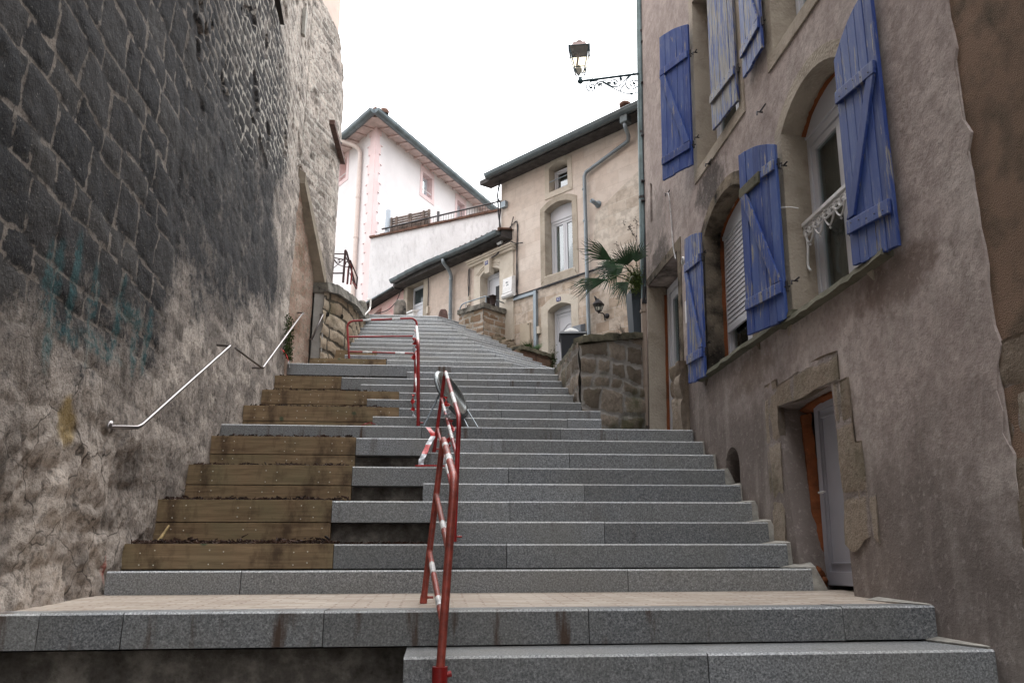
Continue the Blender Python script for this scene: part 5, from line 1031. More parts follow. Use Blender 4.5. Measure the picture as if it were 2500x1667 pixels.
# ledge between upper and lower wall, cables
mb=MB(); P=[w(-.03,5.17,.03),w(.5,5.175,.03),w(1.2,5.19,.03),w(2.0,5.20,.03),w(2.6,5.23,.03)]; mb.tube(P,.012,6); mb.tube([p+Vector((0,0,.02)) for p in P],.009,6)
cab=[[(-.36,7.75,.1),(-.45,7.5,.08),(-.38,7.3,.06),(-.42,6.9,.05),(-.40,6.4,.05),(-.42,6.2,.1),(-.5,6.1,.2)],[(-.30,7.8,.15),(-.42,7.55,.1),(-.44,7.1,.06),(-.38,6.7,.05),(-.44,6.35,.05)],[(-.38,6.66,.03),(-.2,6.70,.02),(.02,6.80,.02),(.06,6.7,.02),(.06,6.2,.02),(.03,5.7,.02),(.05,5.3,.02),(.09,5.18,.03)],[(.08,6.72,.02),(.05,6.1,.03),(.07,5.6,.02),(.04,5.25,.03)]]
for c in cab: mb.tube(curve_pts([w(*q) for q in c],5),.016 if c is cab[0] or c is cab[1] else .010,6)
mb.build('cable','darkgap',h12)
mb=MB(); mb.fbox(H12,-.36,-.22,7.2,7.34,.0,.08); mb.build('junction_box','zincpipe',h12,bevel=.005)
# wall lantern of house 12
wl=empty('wall_lantern',w(2.13,4.6,.0),'small black lantern on a round white base on the wall of house 12','wall lamp')
mb=MB(); mb.lathe(w(2.04,4.60,.0),[(.05,0),(.05,.02),(.02,.03),(.02,.06)],14,axis=H12.n); mb.build('wall_base','zincpipe',wl)
lc=w(2.17,4.42,.16); mb=MB(); mb.tube(curve_pts([w(2.04,4.60,.05),w(2.06,4.66,.12),w(2.12,4.62,.18),lc+Vector((0,0,.13))],5),.012,6)
mb.lathe(lc,[(.001,-.12),(.012,-.11),(.02,-.09),(.045,-.075),(.05,-.065)],6); mb.lathe(lc,[(.11,.055),(.075,.10),(.035,.125),(.02,.14),(.001,.17)],6); mb.lathe(lc,[(.11,.055),(.105,.045),(.001,.05)],6)
for k in range(6): a=k*math.pi/3; mb.tube([lc+Vector((.05*math.cos(a),.05*math.sin(a),-.07)),lc+Vector((.095*math.cos(a),.095*math.sin(a),.05))],.006,5)
mb.tube(curve_pts([w(2.2,4.2,.02),w(2.22,4.3,.08),lc+Vector((.03,0,-.1)),lc+Vector((0,0,-.09))],5),.012,6); mb.lathe(w(2.24,4.28,.0),[(.05,0),(.045,.03),(.001,.04)],10,axis=H12.n); mb.build('lantern_body','iron',wl)
g=MB(); g.lathe(lc,[(.048,-.065),(.09,.048)],6); g.build('lantern_pane','glass',wl)
# ---------------- houses no. 14 and 16 (one low building)
h14=empty('low_beige_house',H14.w(-2,4.7,0),'low beige rendered house with long sagging gutter and doors 14 and 16','house')
d16=[(-3.88,4.4),(-3.22,4.4),(-3.22,6.42),(-3.88,6.44)]; d14=archpoly(-1.09,-.46,4.3,5.90,6.0)
mb=MB(); mb.holed(H14,[(-4.06,4.0),(.02,4.0),(.02,6.62),(-4.06,6.56)],[d16,d14],0,.25); mb.build('wall','pinkrender',h14)
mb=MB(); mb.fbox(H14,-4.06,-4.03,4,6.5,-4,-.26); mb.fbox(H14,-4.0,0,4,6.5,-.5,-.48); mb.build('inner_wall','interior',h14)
w=H14.w; mb=MB(); reveal(H14,d16,.0,-.25,mb); ring(H14,[(-3.88,4.4),(-3.88,6.44),(-3.22,6.42),(-3.22,4.4)],[(-4.04,4.4),(-4.04,6.57),(-3.05,6.55),(-3.05,4.4)],-.01,.01,mb); mb.build('door_surround','limestone',h14)
dq=MB(); f=dq.fbox; 
for a0,a1,z0,z1,d1 in ((-3.90,-3.84,4.4,6.42,-.16),(-3.84,-3.22,6.36,6.42,-.16),(-3.84,-3.22,5.95,6.01,-.165),(-3.84,-3.22,4.4,5.95,-.18),(-3.78,-3.76,4.5,5.85,-.172),(-3.78,-3.3,5.84,5.86,-.172)): f(H14,a0,a1,z0,z1,-.22,d1)
D16=dq.build('door','pvc',h14,bevel=.003,label='white door number 16 with dark transom light'); mb=MB(); mb.fbox(H14,-3.84,-3.22,6.01,6.36,-.21,-.19); mb.fbox(H14,-3.62,-3.44,4.6,5.62,-.179,-.176); mb.build('pane',plain('dark_glass',(.05,.065,.07),.1,0,.6,var=.2,bump=0),D16)
# number 14 portal
mb=MB(); mb.holed(H14,[(-1.30,4.3),(-.04,4.3),(-.04,6.2),(-1.30,6.2)],[d14],.045,.06); reveal(H14,d14,.044,-.24,mb)
for o in (.07,.12): 
    O=offs(d14,o); 
    for rng_ in ((3,8),(10,15)):
        pts=[w(*q,.05) for q in O[rng_[0]:rng_[1]]]; mb.tube(pts,.012,6)
for z0,z1,d1 in ((6.185,6.235,.11),(6.235,6.275,.15),(6.275,6.30,.18)): mb.fbox(H14,-1.36-d1*.4,-.02+d1*.3,z0,z1,-.01,d1)
mb.hexa([w(-.84,5.86,.0),w(-.70,5.86,.0),w(-.70,5.88,.12),w(-.84,5.88,.12),w(-.87,6.185,.0),w(-.67,6.185,.0),w(-.67,6.185,.14),w(-.87,6.185,.14)]); mb.build('door_portal','creamstone',h14)
mb=MB(); mb.fbox(H14,-.82,-.72,6.06,6.14,.12,.142); p=mb.build('number_plate','plateblue',h14); text('number','14',H14,-.77,6.10,.1425,.07,'white',p)
mb=MB(); mb.fbox(H14,-3.60,-3.50,6.46,6.54,.0,.014); p=mb.build('number_plate','plateblue',h14); text('number','16',H14,-3.55,6.50,.015,.07,'white',p)
dq=MB(); f=dq.fbox
for a0,a1,z0,z1,d1 in ((-1.10,-1.05,4.3,5.93,-.155),(-1.05,-.46,5.85,5.95,-.155),(-1.04,-.46,4.3,5.85,-.175),(-1.0,-.985,4.4,5.78,-.168)): f(H14,a0,a1,z0,z1,-.22,d1)
D14=dq.build('door','pvc',h14,bevel=.003,label='white door number 14 with narrow dark glass strip'); mb=MB(); mb.fbox(H14,-.83,-.70,4.4,5.66,-.178,-.171); mb.build('pane',MT.get('dark','darkgap'),D14)
mb=MB(); mb.hexa([w(-.24,5.26,.045),w(.04,5.26,.045),w(.04,5.26,.16),w(-.24,5.26,.16),w(-.24,5.62,.045),w(.04,5.62,.045),w(.04,5.58,.14),w(-.24,5.58,.14)]); mb.tube([w(-.27,5.22,.11),w(.06,5.22,.11)],.055,12)
mbx=mb.build('letter_box','white',h14,bevel=.004); mb=MB()
for (a,z,s_) in ((-.14,5.47,.03),(-.10,5.47,.02),(-.13,5.41,.025),(-.09,5.41,.03),(-.2,5.42,.012)): mb=MB(); mb.fbox(H14,a,a+s_,z,z+s_*.8,.13,.153); mb.build('marking','zinc',mbx)

# eaves and gutters
mb=MB(); P=lambda a: 6.54+.02*math.sin(a*1.3); mb.hexa([w(-4.1,6.44,0),w(-.1,6.44,0),w(-.1,6.44,.28),w(-4.1,6.44,.28),w(-4.1,6.64,0),w(-.1,6.66,0),w(-.1,6.58,.28),w(-4.1,6.56,.28)]); mb.build('eaves','darkwood',h14)
mb=MB()
N=12
for k in range(N): a=-4.05+3.9*k/N; mb.cur=0; gutter(mb,H14,a,a+3.9/N+.01,6.56+.03*math.sin(k*.5)-.012*k*0,.35,.075)
mb.build('gutter','zinc',h14)
mb=MB(); tiles(mb,H14,-4.05,-.05,6.585,.34,.45,1.8,.18,.04); mb.build('roof','tile',h14)
mb=MB(); mb.tube(curve_pts([w(-2.0,6.50,.35),w(-2.0,6.42,.34),w(-2.06,6.30,.14),w(-2.08,6.2,.07)],5)+[w(-2.08,4.4,.07)],.04,12)
for z in (6.1,5.3): mb.tube([w(-2.08,z,.07),w(-2.08,z+.03,.07)],.048,12)
mb.build('downpipe','zincpipe',h14)
mb=MB()
for c in ([(-3.0,6.5,.05),(-2.98,6.2,.03),(-3.0,5.75,.02)],[(-1.5,6.2,.03),(-1.52,5.9,.03),(-1.5,5.6,.03),(-1.55,5.1,.03),(-1.45,5.02,.03),(-1.3,5.08,.03)],[(-1.46,6.2,.03),(-1.47,5.9,.03),(-1.49,5.6,.03)],[(-1.25,6.32,.05),(-1.0,6.42,.05),(-.7,6.6,.04),(-.35,6.65,.05),(-.2,6.5,.05),(.0,6.9,.06)],[(-.3,6.33,.1),(-.1,6.38,.1),(.05,6.3,.05),(.25,6.25,.04)],[(-4.0,6.5,.1),(-4.05,6.35,.1),(-4.3,6.15,.06),(-4.7,6.05,.04),(-5.3,6.1,.04)]): mb.tube(curve_pts([w(*q) for q in c],5),.011,6)
mb.build('cable','darkgap',h14)
mb=MB(); mb.fbox(H14,-3.03,-2.97,5.55,5.72,.0,.05); mb.build('switch_box','creamstone',h14); mb=MB(); mb.fbox(H14,-1.53,-1.46,5.38,5.56,.0,.05); mb.build('switch_box','creamstone',h14)
mb=MB(); mb.lathe(w(-.25,6.40,.15),[(.03,0),(.03,.14),(.001,.14)],10,axis=-H14.u); mb.build('flood_light','white',h14)
mb=MB(); mb.fbox(H14,-3.42,-3.0,4.6,5.55,.30,.42); cb=mb.build('letter_cabinet','white',bevel=.01,label='white cabinet with hinged lid beside door 16',cat='cabinet'); mb=MB(); mb.hexa([w(-3.44,5.55,.28),w(-2.98,5.55,.28),w(-2.98,5.52,.46),w(-3.44,5.52,.46),w(-3.44,5.60,.28),w(-2.98,5.60,.28),w(-2.98,5.55,.46),w(-3.44,5.55,.46)]); mb.build('lid','white',cb)
# little pink annexe at far left of no. 16
an=empty('pink_annexe',H14.w(-5,4.7,-.02),'small pink rendered annexe with lean-to roof left of door 16','house')
mb=MB(); mb.holed(H14,[(-6.4,4),(-4.07,4),(-4.07,6.42),(-6.4,6.20)],[[(-5.46,5.5),(-5.06,5.5),(-5.06,6.24),(-5.46,6.12)]],-.02,.2); mb.build('wall',mk_roughcast('faded_pink_wash',(.62,.40,.37),(.66,.56,.50),(.60,.30,.30),30,.8),an)
mb=MB(); mb.fbox(H14,-6.4,-4.1,4,6.1,-.6,-.58); mb.build('inner_wall',plain('dark_red_inside',(.12,.02,.02),.9),an)
mb=MB(); mb.hexa([w(-6.4,6.30,-.3),w(-4.1,6.46,-.3),w(-4.1,6.40,.22),w(-6.4,6.24,.22),w(-6.4,6.36,-.3),w(-4.1,6.52,-.3),w(-4.1,6.45,.24),w(-6.4,6.29,.24)]); mb.build('roof','darkwood',an)
mb=MB(); mb.tube([w(-6.4,6.28,.26),w(-4.15,6.44,.26)],.03,8); mb.build('gutter','zinc',an)
# ---------------- white roughcast garden wall with railing
WC=atY(906,580,19.8); WW=Fr((WC.x,19.8,0),(.856,-.517,0),(-.517,-.856,0)); w=WW.w
ww=empty('white_roughcast_wall',WW.w(1.5,5,0),'high white roughcast retaining wall with dark railing on top, behind the low house','wall')
def mk_whitecast():
    m=NT('white_roughcast',.95,.1); v=m.co(); vs=m.co(rot=(0,rad(35),0),scale=(1,1,.35)); n=m.noise(vs,11,4,.6); n2=m.noise(v,1.5,5); c=m.ramp(n2,[(.35,(.60,.58,.58)),(.7,(.72,.70,.70))]); c=m.mix(m.ramp(n,[(.35,.4),(.48,0.)]),c,(.45,.43,.43)); m.bump(n,.9,.03); return m.done(c)
MT['whitecast']=mk_whitecast()
mb=MB(); mb.prism(WW,[(-.02,4),(6,4),(6,8.38),(-.02,8.42)],-.4,0); mb.build('wall','whitecast',ww)
mb=MB(); rr=random.Random(2)
for k in range(36): a=-.02+k*.167; mb.hexa([w(a,8.40,-.42),w(a+.16,8.40,-.42),w(a+.16,8.37,.05),w(a,8.37,.05),w(a,8.46,-.42),w(a+.16,8.46,-.42),w(a+.16,8.42+rr.uniform(-.01,.01),.06),w(a,8.42+rr.uniform(-.01,.01),.06)])
mb.build('tile_coping','tile',ww)
mb=MB(); mb.tube([w(.30,8.60,-.05),w(5.8,8.70,-.05)],.022,8)
for a in (2.0,4.0): mb.fbox(WW,a,a+.05,8.4,8.75,-.08,-.03)
for k in range(42):
    a=1.66+k*.075; mb.tube([w(a,8.40,-.05),w(a,8.63,-.05)],.0055,5)
mb.build('railing','iron',ww)
# pallets and pipe behind the rail
pw=plain('grey_pallet_wood',(.16,.12,.10),.9,var=.35,sc=8)
mb=MB()
for z in (8.42,8.48,8.54,8.60,8.66,8.73,8.80,8.87): mb.fbox(WW,.5,1.70,z,z+.045,-.20,-.17)
for a in (.5,.66,1.06,1.10,1.50,1.66): mb.fbox(WW,a,a+.05,8.40,8.92,-.17,-.13)
for k in range(16): a=.56+k*.07; mb.fbox(WW,a,a+.014,8.40,8.62,-.165,-.15)
mb.build('pallet_screen',pw,label='grey wooden pallet screen behind the terrace railing',cat='pallet')
mb=MB(); mb.tube([w(.40,8.3,-.14),w(.42,9.15,-.14)],.065,14); mb.build('vent_pipe',plain('pale_grey_pipe',(.42,.47,.52),.4,var=.05),label='short thick pale grey pipe standing on the terrace near the pink corner',cat='pipe')
# ---------------- pink and white house
PC=atY(906,580,20.0); PR=Fr((PC.x,20,0),(.525,.851,0),(.851,-.525,0)); PLf=Fr((PC.x,20,0),(-.545,.838,0),(-.838,-.545,0))
ph=empty('pink_white_house',(PC.x,20,4.8),'tall white house with pink quoins and pink window frames behind the garden wall','house')
pk=plain('pink_trim',(.74,.57,.56),.85,var=.06,sc=1.5,bump=.1); MT['pink']=pk; MT['whitewash']=plain('white_wash',(.72,.675,.67),.9,var=.05,sc=.8,bump=.15)
wn1=[(2.40,10.85),(2.93,10.85),(2.93,11.55),(2.40,11.55)]; wn2=[(4.48,10.75),(4.96,10.75),(4.96,11.53),(4.48,11.53)]; wn0=[(2.45,9.0),(2.95,9.0),(2.95,10.0),(2.45,10.0)]
mb=MB(); mb.holed(PR,[(0,4),(9,4),(9,11.85),(0,11.85)],[wn1,wn2,wn0],0,.22,False); mb.build('wall','whitewash',ph)
wl1=[(1.72,10.97),(2.16,10.97),(2.16,11.65),(1.72,11.65)]
mb=MB(); mb.holed(PLf,[(0,4),(6,4),(6,11.85),(0,11.85)],[wl1],0,.22,False); mb.build('side_wall','whitewash',ph)
for fr,hs in ((PR,(wn1,wn2,wn0)),(PLf,(wl1,))):
    for h in hs:
        mb=MB()
        O=[(h[0][0]-.14,h[0][1]-.13),(h[1][0]+.14,h[1][1]-.13),(h[2][0]+.11,min(11.8,h[2][1]+.2)),(h[3][0]-.11,min(11.8,h[3][1]+.2))]; ring(fr,h+[h[0]],O+[O[0]],-.01,.014,mb); reveal(fr,h,.013,-.21,mb,False); mb.build('window_surround','pink',ph)
for fr,h in ((PR,wn1),(PR,wn2),(PR,wn0),(PLf,wl1)):
    if fr is PR: pvc(fr,h[0][0]+.0,h[1][0]-.0,h[0][1],h[2][1],-.17,ph,frw=.045,mull=((h[0][0]+h[1][0])/2,))
    else: mb=MB(); mb.fbox(fr,h[0][0],h[1][0],h[0][1],h[2][1],-.2,-.17); mb.build('window_shutter','pink',ph)
    mb=MB(); mb.tube([fr.w(h[0][0],h[0][1]+.17,-.02),fr.w(h[1][0],h[1][1]+.17,-.02)],.014,6); mb.build('window_bar','white',ph)
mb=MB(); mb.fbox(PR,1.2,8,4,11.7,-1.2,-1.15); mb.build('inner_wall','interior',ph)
# quoins in alternating lengths
mb=MB(); z=4.4;k=0
while z<11.75:
    h=.29; a=.24 if k%2 else .17; mb.fbox(PR,-.0,a,z,min(z+h,11.8),-.02,.014); mb.fbox(PLf,0,.38 if k%2 else .29,z,min(z+h,11.8),-.02,.014); mb.fbox(PR,a-.02,a+.06,z+h-.03,z+h-.012,0,.03); mb.fbox(PLf,(.38 if k%2 else .29)-.02,(.38 if k%2 else .29)+.06,z+h-.03,z+h-.012,0,.03); z+=h; k+=1
mb.build('quoin','pink',ph)
mb=MB(); 
for fr,L_ in ((PR,9.2),(PLf,6.2)):
    mb.hexa([fr.w(-.45,11.81,.0),fr.w(L_,11.81,0),fr.w(L_,11.78,.40),fr.w(-.42,11.78,.40),fr.w(-.45,11.87,.0),fr.w(L_,11.87,0),fr.w(L_,11.84,.40),fr.w(-.42,11.84,.40)])
    for k in range(int(L_/.45)): a=k*.45+.1; mb.hexa([fr.w(a,11.765,0),fr.w(a+.07,11.765,0),fr.w(a+.07,11.755,.30),fr.w(a,11.755,.30),fr.w(a,11.83,0),fr.w(a+.07,11.83,0),fr.w(a+.07,11.76,.36),fr.w(a,11.76,.36)])
mb.build('eaves',plain('pinkish_eaves',(.62,.49,.46),.9,var=.15,sc=4),ph)
mb=MB(); gutter(mb,PR,-.72,9.2,11.84,.46,.12); gutter(mb,PLf,-.70,6.2,11.84,.46,.12); mb.build('gutter','zinc',ph)
mb=MB(); tiles(mb,PR,-.1,9.1,11.86,.40,.30,1.0,.2,.045); tiles(mb,PLf,-.1,6.,11.86,.40,.30,1.0,.2,.045); q=[PR.w(.05,0,0),PR.w(.05,0,.48),PR.w(-.72,0,.48),PLf.w(.05,0,.48)]; mb.hexa([p+Vector((0,0,11.84)) for p in q]+[p+Vector((0,0,11.92)) for p in q]); mb.lathe(PR.w(-.35,11.93,.5),[(.12,-.05),(.14,.03),(.10,.09),(.001,.11)],12); mb.build('roof','tile',ph)
mb=MB(); w=PLf.w; mb.tube(curve_pts([w(1.12,11.78,.46),w(1.10,11.7,.44),w(.82,11.5,.2),w(.76,11.35,.09),w(.74,11.1,.08)],5)+[w(.74,4.5,.08)],.06,12)
for z in (9.9,8.7): mb.tube([w(.74,z,.08),w(.74,z+.04,.08)],.07,12)
mb.build('downpipe',plain('cream_pipe',(.62,.52,.47),.5,var=.06),ph)
# ---------------- low curved stone terrace wall, left of the upper steps
lw=empty('curved_terrace_wall',(-1.5,12,2.8),'curved low wall of warm stone blocks with weathered coping, left of the upper steps','stone wall')
PL_=[(-1.71,11.20),(-1.63,11.45),(-1.53,11.75),(-1.44,12.08),(-1.405,12.5),(-1.40,13.2),(-1.41,14.2),(-1.43,15.0),(-1.5,15.7)]
PL_=[(p.x,p.y) for p in curve_pts([(a,b,0) for a,b in PL_],5)]
cum=[0]; 
for a,b in zip(PL_,PL_[1:]): cum.append(cum[-1]+math.dist(a,b))
def topz(s):
    i=min(range(len(cum)),key=lambda k:abs(cum[k]-s)); X,Yy=PL_[i]
    # top silhouette read off at a few stations
    t=[(0,4.02),(.35,4.10),(.8,4.12),(1.3,4.20),(2.,4.30),(3.1,4.55),(4.2,4.82),(5.2,4.9)]
    for (a,za),(b,zb3) in zip(t,t[1:]):
        if a<=s<=b: return za+(zb3-za)*(s-a)/(b-a)
    return t[-1][1]
hf('wall',PL_,lambda s:2.2,lambda s:topz(s)-.14,.02,mas(.42,.215,.026,55,.03,.35),'lowstone',lw,-1,0)
mb=MB(); rr=random.Random(8); rows=[]
for i in range(len(PL_)):
    a=Vector(PL_[max(0,i-1)]);b=Vector(PL_[min(len(PL_)-1,i+1)]);t=(b-a).normalized();nn=Vector((t.y,-t.x)); p=Vector(PL_[i]); z=topz(cum[i]); j=lambda:rr.uniform(-.006,.006)
    rows.append([(p.x+nn.x*(.09+j()*.5),p.y+nn.y*(.09+j()*.5),z-.15),(p.x-nn.x*.36,p.y-nn.y*.36,z-.15),(p.x-nn.x*.36,p.y-nn.y*.36,z+.02+j()),(p.x+nn.x*(.06+j()),p.y+nn.y*(.06+j()),z+j())])
for a,b in zip(rows,rows[1:]):
    for k in range(4): mb.face([a[k],a[(k+1)%4],b[(k+1)%4],b[k]])
mb.face(rows[0]); mb.face(rows[-1]); mb.build('coping','greycoping',lw)
for k,(x,y) in enumerate(((817,175),(925,180),(997,200))):
    p=atY(640+x/5.228,600+(y+700)/5.228,[11.75,11.93,12.1][k]-.0)
for k,(x,y) in enumerate(((816,877),(925,880),(997,902))):
    px_,py_=640+x/5.228,600+y/5.228; best=None
    for i in range(len(PL_)-1):
        q=atY(px_,py_,PL_[i][1]); 
        e=abs(q.x-PL_[i][0]); 
        if best is None or e<best[0]: best=(e,q,i)
    q,i=best[1],best[2]; t=(Vector(PL_[i+1])-Vector(PL_[i])).normalized(); nn=Vector((t.y,-t.x,0)); mb=MB(); mb.lathe(q+nn*.035,[(.030,0),(.034,.0),(.034,-.02),(.028,-.035),(.001,-.04)],14,axis=nn); mb.build('weep_hole','interior',lw)
mb=MB(); mb.hexa([(-8,11.4,2),(-1.75,11.4,2),(-1.62,16,2),(-8,16,2),(-8,11.4,4.0),(-1.95,11.4,4.0),(-1.75,16,4.55),(-8,16,4.55)]); mb.build('terrace','ground',kind='structure')
# terrace railing
tr_=empty('terrace_railing',atY(839,686,11.6),'rusty dark iron railing with a scroll panel on the curved terrace wall','railing')
def t5(x,y,Y): return atY(640+x/5.228,600+y/5.228,Y)
MT['rustiron']=plain('rusty_dark_iron',(.075,.035,.035),.7,.2,var=.3)
mb=MB(); A0,A1=t5(1062,62,11.75),t5(1033,470,11.75); mb.tube([A0,A1],.018,8); mb.tube([t5(880,103,11.9),t5(1060,106,11.75)],.010,6); mb.tube([t5(905,150,11.9),t5(1055,180,11.75)],.010,6); mb.tube([t5(850,352,11.9),t5(1040,350,11.75)],.012,6)
mb.tube(curve_pts([t5(910,170,11.9),t5(960,230,11.85),t5(1040,265,11.8),t5(1095,270,11.8),t5(1110,225,11.8),t5(1075,205,11.8),t5(1065,240,11.8)],6),.008,6); mb.tube(curve_pts([t5(925,175,11.9),t5(950,210,11.85),t5(990,205,11.85),t5(985,180,11.85),t5(962,190,11.85)],6),.007,6); mb.tube([t5(905,290,11.9),t5(1050,165,11.75)],.006,6)
mb.build('scroll_panel','rustiron',tr_)
mb=MB(); mb.tube([t5(1065,62,11.75),t5(1080,90,12.2),t5(1145,330,13.5),t5(1200,545,14.4)],.018,8); mb.tube([t5(1070,150,11.8),t5(1150,330,13.5)],.010,6); mb.tube([t5(1125,190,12.4),t5(1215,400,14.2),t5(1205,540,14.4)],.014,8); mb.tube([t5(1110,260,12.8),t5(1090,480,12.8)],.014,6); mb.tube([t5(1120,350,13.2),t5(1195,545,14.4)],.010,6); mb.tube([t5(1145,330,13.5),t5(1130,490,13.5)],.016,6); mb.tube([t5(1155,470,13.7),t5(1195,530,14.4)],.010,6)
mb.build('rail_run','rustiron',tr_)
rb_=plain('red_rail_paint',(.33,.03,.035),.45,var=.2)
mb=MB(); mb.tube([t5(1128,190,12.9),t5(1100,300,12.9),t5(1085,490,12.9)],.016,8); mb.tube([t5(1128,190,12.9),t5(1145,300,13.2),t5(1130,495,13.2)],.013,8); mb.tube([t5(1160,470,13.4),t5(1210,540,14.3)],.012,6); mb.build('gate_bar',rb_,label='red painted bars standing inside the terrace railing',cat='barrier')
# rounded boulders at the coping end, standing stones on the plaza
def stone(name,c,sx,sy,h,mat,label,cat='bollard',seed=1,flat=.5,**t):
    mb=MB(); rr=random.Random(seed); N=20;R=9; mb.smooth=True; rows=[]
    for j in range(R+1):
        if j<3: zz=h*flat*j/3; k=1.
        else: th=(j-3)/(R-3)*math.pi/2; zz=h*(flat+(1-flat)*math.sin(th)); k=max(.02,math.cos(th))**.55
        row=[]
        for i in range(N):
            a=6.2832*i/N; n=1+.09*noise.noise(Vector((math.cos(a)*1.5+seed,math.sin(a)*1.5,zz*3))); ca,sa_=math.cos(a),math.sin(a); e=.45; row.append((c[0]+sx*k*n*math.copysign(abs(ca)**e,ca),c[1]+sy*k*n*math.copysign(abs(sa_)**e,sa_),c[2]+zz))
        rows.append(row)
    for a,b in zip(rows,rows[1:]):
        for i in range(N): mb.face([a[i],a[(i+1)%N],b[(i+1)%N],b[i]])
    return mb.build(name,mat,label=label,cat=cat,**t)
p=atY(1082,775,15.9); pt_=atY(1081,755,15.9)
stone('stone_bollard',(p.x,15.9,4.3),.105,.09,pt_.z-4.3,plain('dark_red_stone',(.12,.07,.06),.95,var=.3,sc=9,bump=.8),'rounded dark reddish stone bollard beside the low house downpipe',seed=3,flat=.72)
p=atY(977,760,16.2); pt_=atY(977,731,16.2)
stone('stone_bollard',(p.x,16.2,4.3),.135,.10,pt_.z-4.3,plain('grey_worn_stone',(.20,.175,.15),.95,var=.55,sc=6,bump=1.),'large rounded grey standing stone left of door 16',seed=5,flat=.75)
p=atY(888,735,14.9); stone('coping_boulder',(p.x-.02,14.9,4.55),.10,.25,.42,'greycoping','dark rounded end block of the terrace wall coping','stone',7,.4)
# ---------------- stoop of no. 14
st_=empty('stone_stoop',(.9,15.1,4),'raised stone stoop with slab top and handrail in front of door 14','stoop')
YC=14.8; c0=atY(1181,741,YC); SF=Fr((c0.x,YC,0),(.652,-.758,0),(-.758,-.652,0)); SG=Fr((c0.x,YC,0),(.758,.652,0),(.652,-.758,0))
zt_s=c0.z
lf=SF.uv(1121,757,0); 
E_=(c0.x-.466,YC+.497); G_=(c0.x+.758*.64,YC+.652*.64)
hf('wall',[E_,(c0.x,YC)],3.4,zt_s-.09,.02,mas(.28,.125,.02,61,.02,.25),'stoopstone',st_,-1,0)
hf('wall',[(c0.x,YC),G_],3.2,zt_s-.09,.02,mas(.26,.12,.014,63,.015,.25),'stoopstone',st_,-1,0)
mb=MB(); rough_slab(mb,E_,(c0.x+.04,YC-.04),-.06,.5,zt_s-.10,zt_s,12,.008,11); rough_slab(mb,(c0.x-.02,YC-.015),G_,-.055,.4,zt_s-.095,zt_s+.004,12,.008,12); mb.build('slab_top','greycoping',st_)
mb=MB(); q=[(E_[0],E_[1]+.1),(c0.x,YC+.1),(G_[0]-.05,G_[1]+.05),(c0.x+.4,16.4)]; mb.hexa([(a,b,3.) for a,b in q]+[(a,b,zt_s-.05) for a,b in q]); mb.build('core','rubble',st_)
# broken rubble steps descending beside the stoop and grass bed walls
MT['edgestone']=mk_roughcast('mossy_brown_stone',(.13,.10,.07),(.27,.21,.155),(.05,.055,.03),25,.9)
rk=empty('rubble_edging',(1.3,14.3,3.5),'mossy rubble stones edging the right side of the upper steps','rubble')
rr=random.Random(12)
for k in range(11):
    tt=26.2+k*.62; n0_=int(tt); n1_=min(32,n0_+1); bx_=Rk(n0_).lerp(Rk(n1_),tt-n0_) if n0_<32 else Rk(32); z=Zn[min(32,n0_)]+.165*(tt-n0_)*(n0_<32)
    sx,sy,sz=.09+.05*rr.random(),.09,.07+.05*rr.random(); c=Vector((bx_.x+.07+.03*rr.random(),bx_.y+.10,z-.02+.05*rr.random())); bm=bmesh.new(); bmesh.ops.create_icosphere(bm,subdivisions=3,radius=1)
    for v in bm.verts:
        p=v.co.copy(); q=Vector([math.copysign(abs(a)**.55,a) for a in p]); nn=1+.28*noise.noise(p*1.6+Vector((k*3.1,0,0)))+.10*noise.noise(p*5+Vector((k,2,0))); v.co=Vector((c.x+q.x*sx*nn,c.y+q.y*sy*nn,c.z+q.z*sz*nn))-base_of(rk)
    me=bpy.data.meshes.new('rubble_stone'); bm.to_mesh(me); bm.free(); me.materials.append(MT['edgestone']); o=bpy.data.objects.new('rubble_stone',me); COL.objects.link(o); o.parent=rk
lw2=empty('low_grass_wall',(1.7,13.6,2.8),'low red-brown stone wall holding a grass tuft beside door 12','stone wall')
A_=(1.42,13.62); B_=(2.10,14.20)
zt3=atY(1300,848,13.75).z
hf('wall',[A_,B_],2.4,zt3-.06,.02,mas(.5,.22,.015,71,.015,.2),mk_stone('red_brown_stone',((.15,.085,.06),(.25,.155,.115),(.32,.22,.17)),(.12,.08,.06),(.06,.05,.04),.6,.5,bump=.8),lw2,-1,.25)
mb=MB(); rough_slab(mb,A_,B_,-.04,.22,zt3-.08,zt3,12,.014,21); mb.build('coping','coping',lw2)
mb=MB(); mb.hexa([(1.42,13.8,2.4),(2.1,14.3,2.4),(1.7,15,2.4),(1.2,15,2.4),(1.42,13.75,zt3-.02),(2.1,14.25,zt3-.02),(1.7,15,zt3),(1.2,15,zt3)]); mb.build('soil','dirt',lw2)
mb=MB(); gp=atY(1298,845,14.0); tuft(mb,Vector((gp.x,14.05,zt3-.02)),.11,.26,420,.004); mb.build('grass_tuft','grass',label='bright green grass tuft under the cream meter cabinet',cat='grass tuft')
mb=MB()
for _ in range(500): c=Vector((2.10+random.gauss(0,.035),14.16+random.gauss(0,.05),zt3-.12+random.gauss(0,.09))); a=Vector((random.gauss(0,1),random.gauss(0,1),random.gauss(0,1))).normalized()*.012; b=a.cross(Vector((.3,.2,1))).normalized()*.009; mb.face([c-a,c-b,c+a,c+b])
mb.build('moss_clump','weed',label='dark moss clump on the end of the red-brown wall by door 12',cat='moss',kind='stuff')
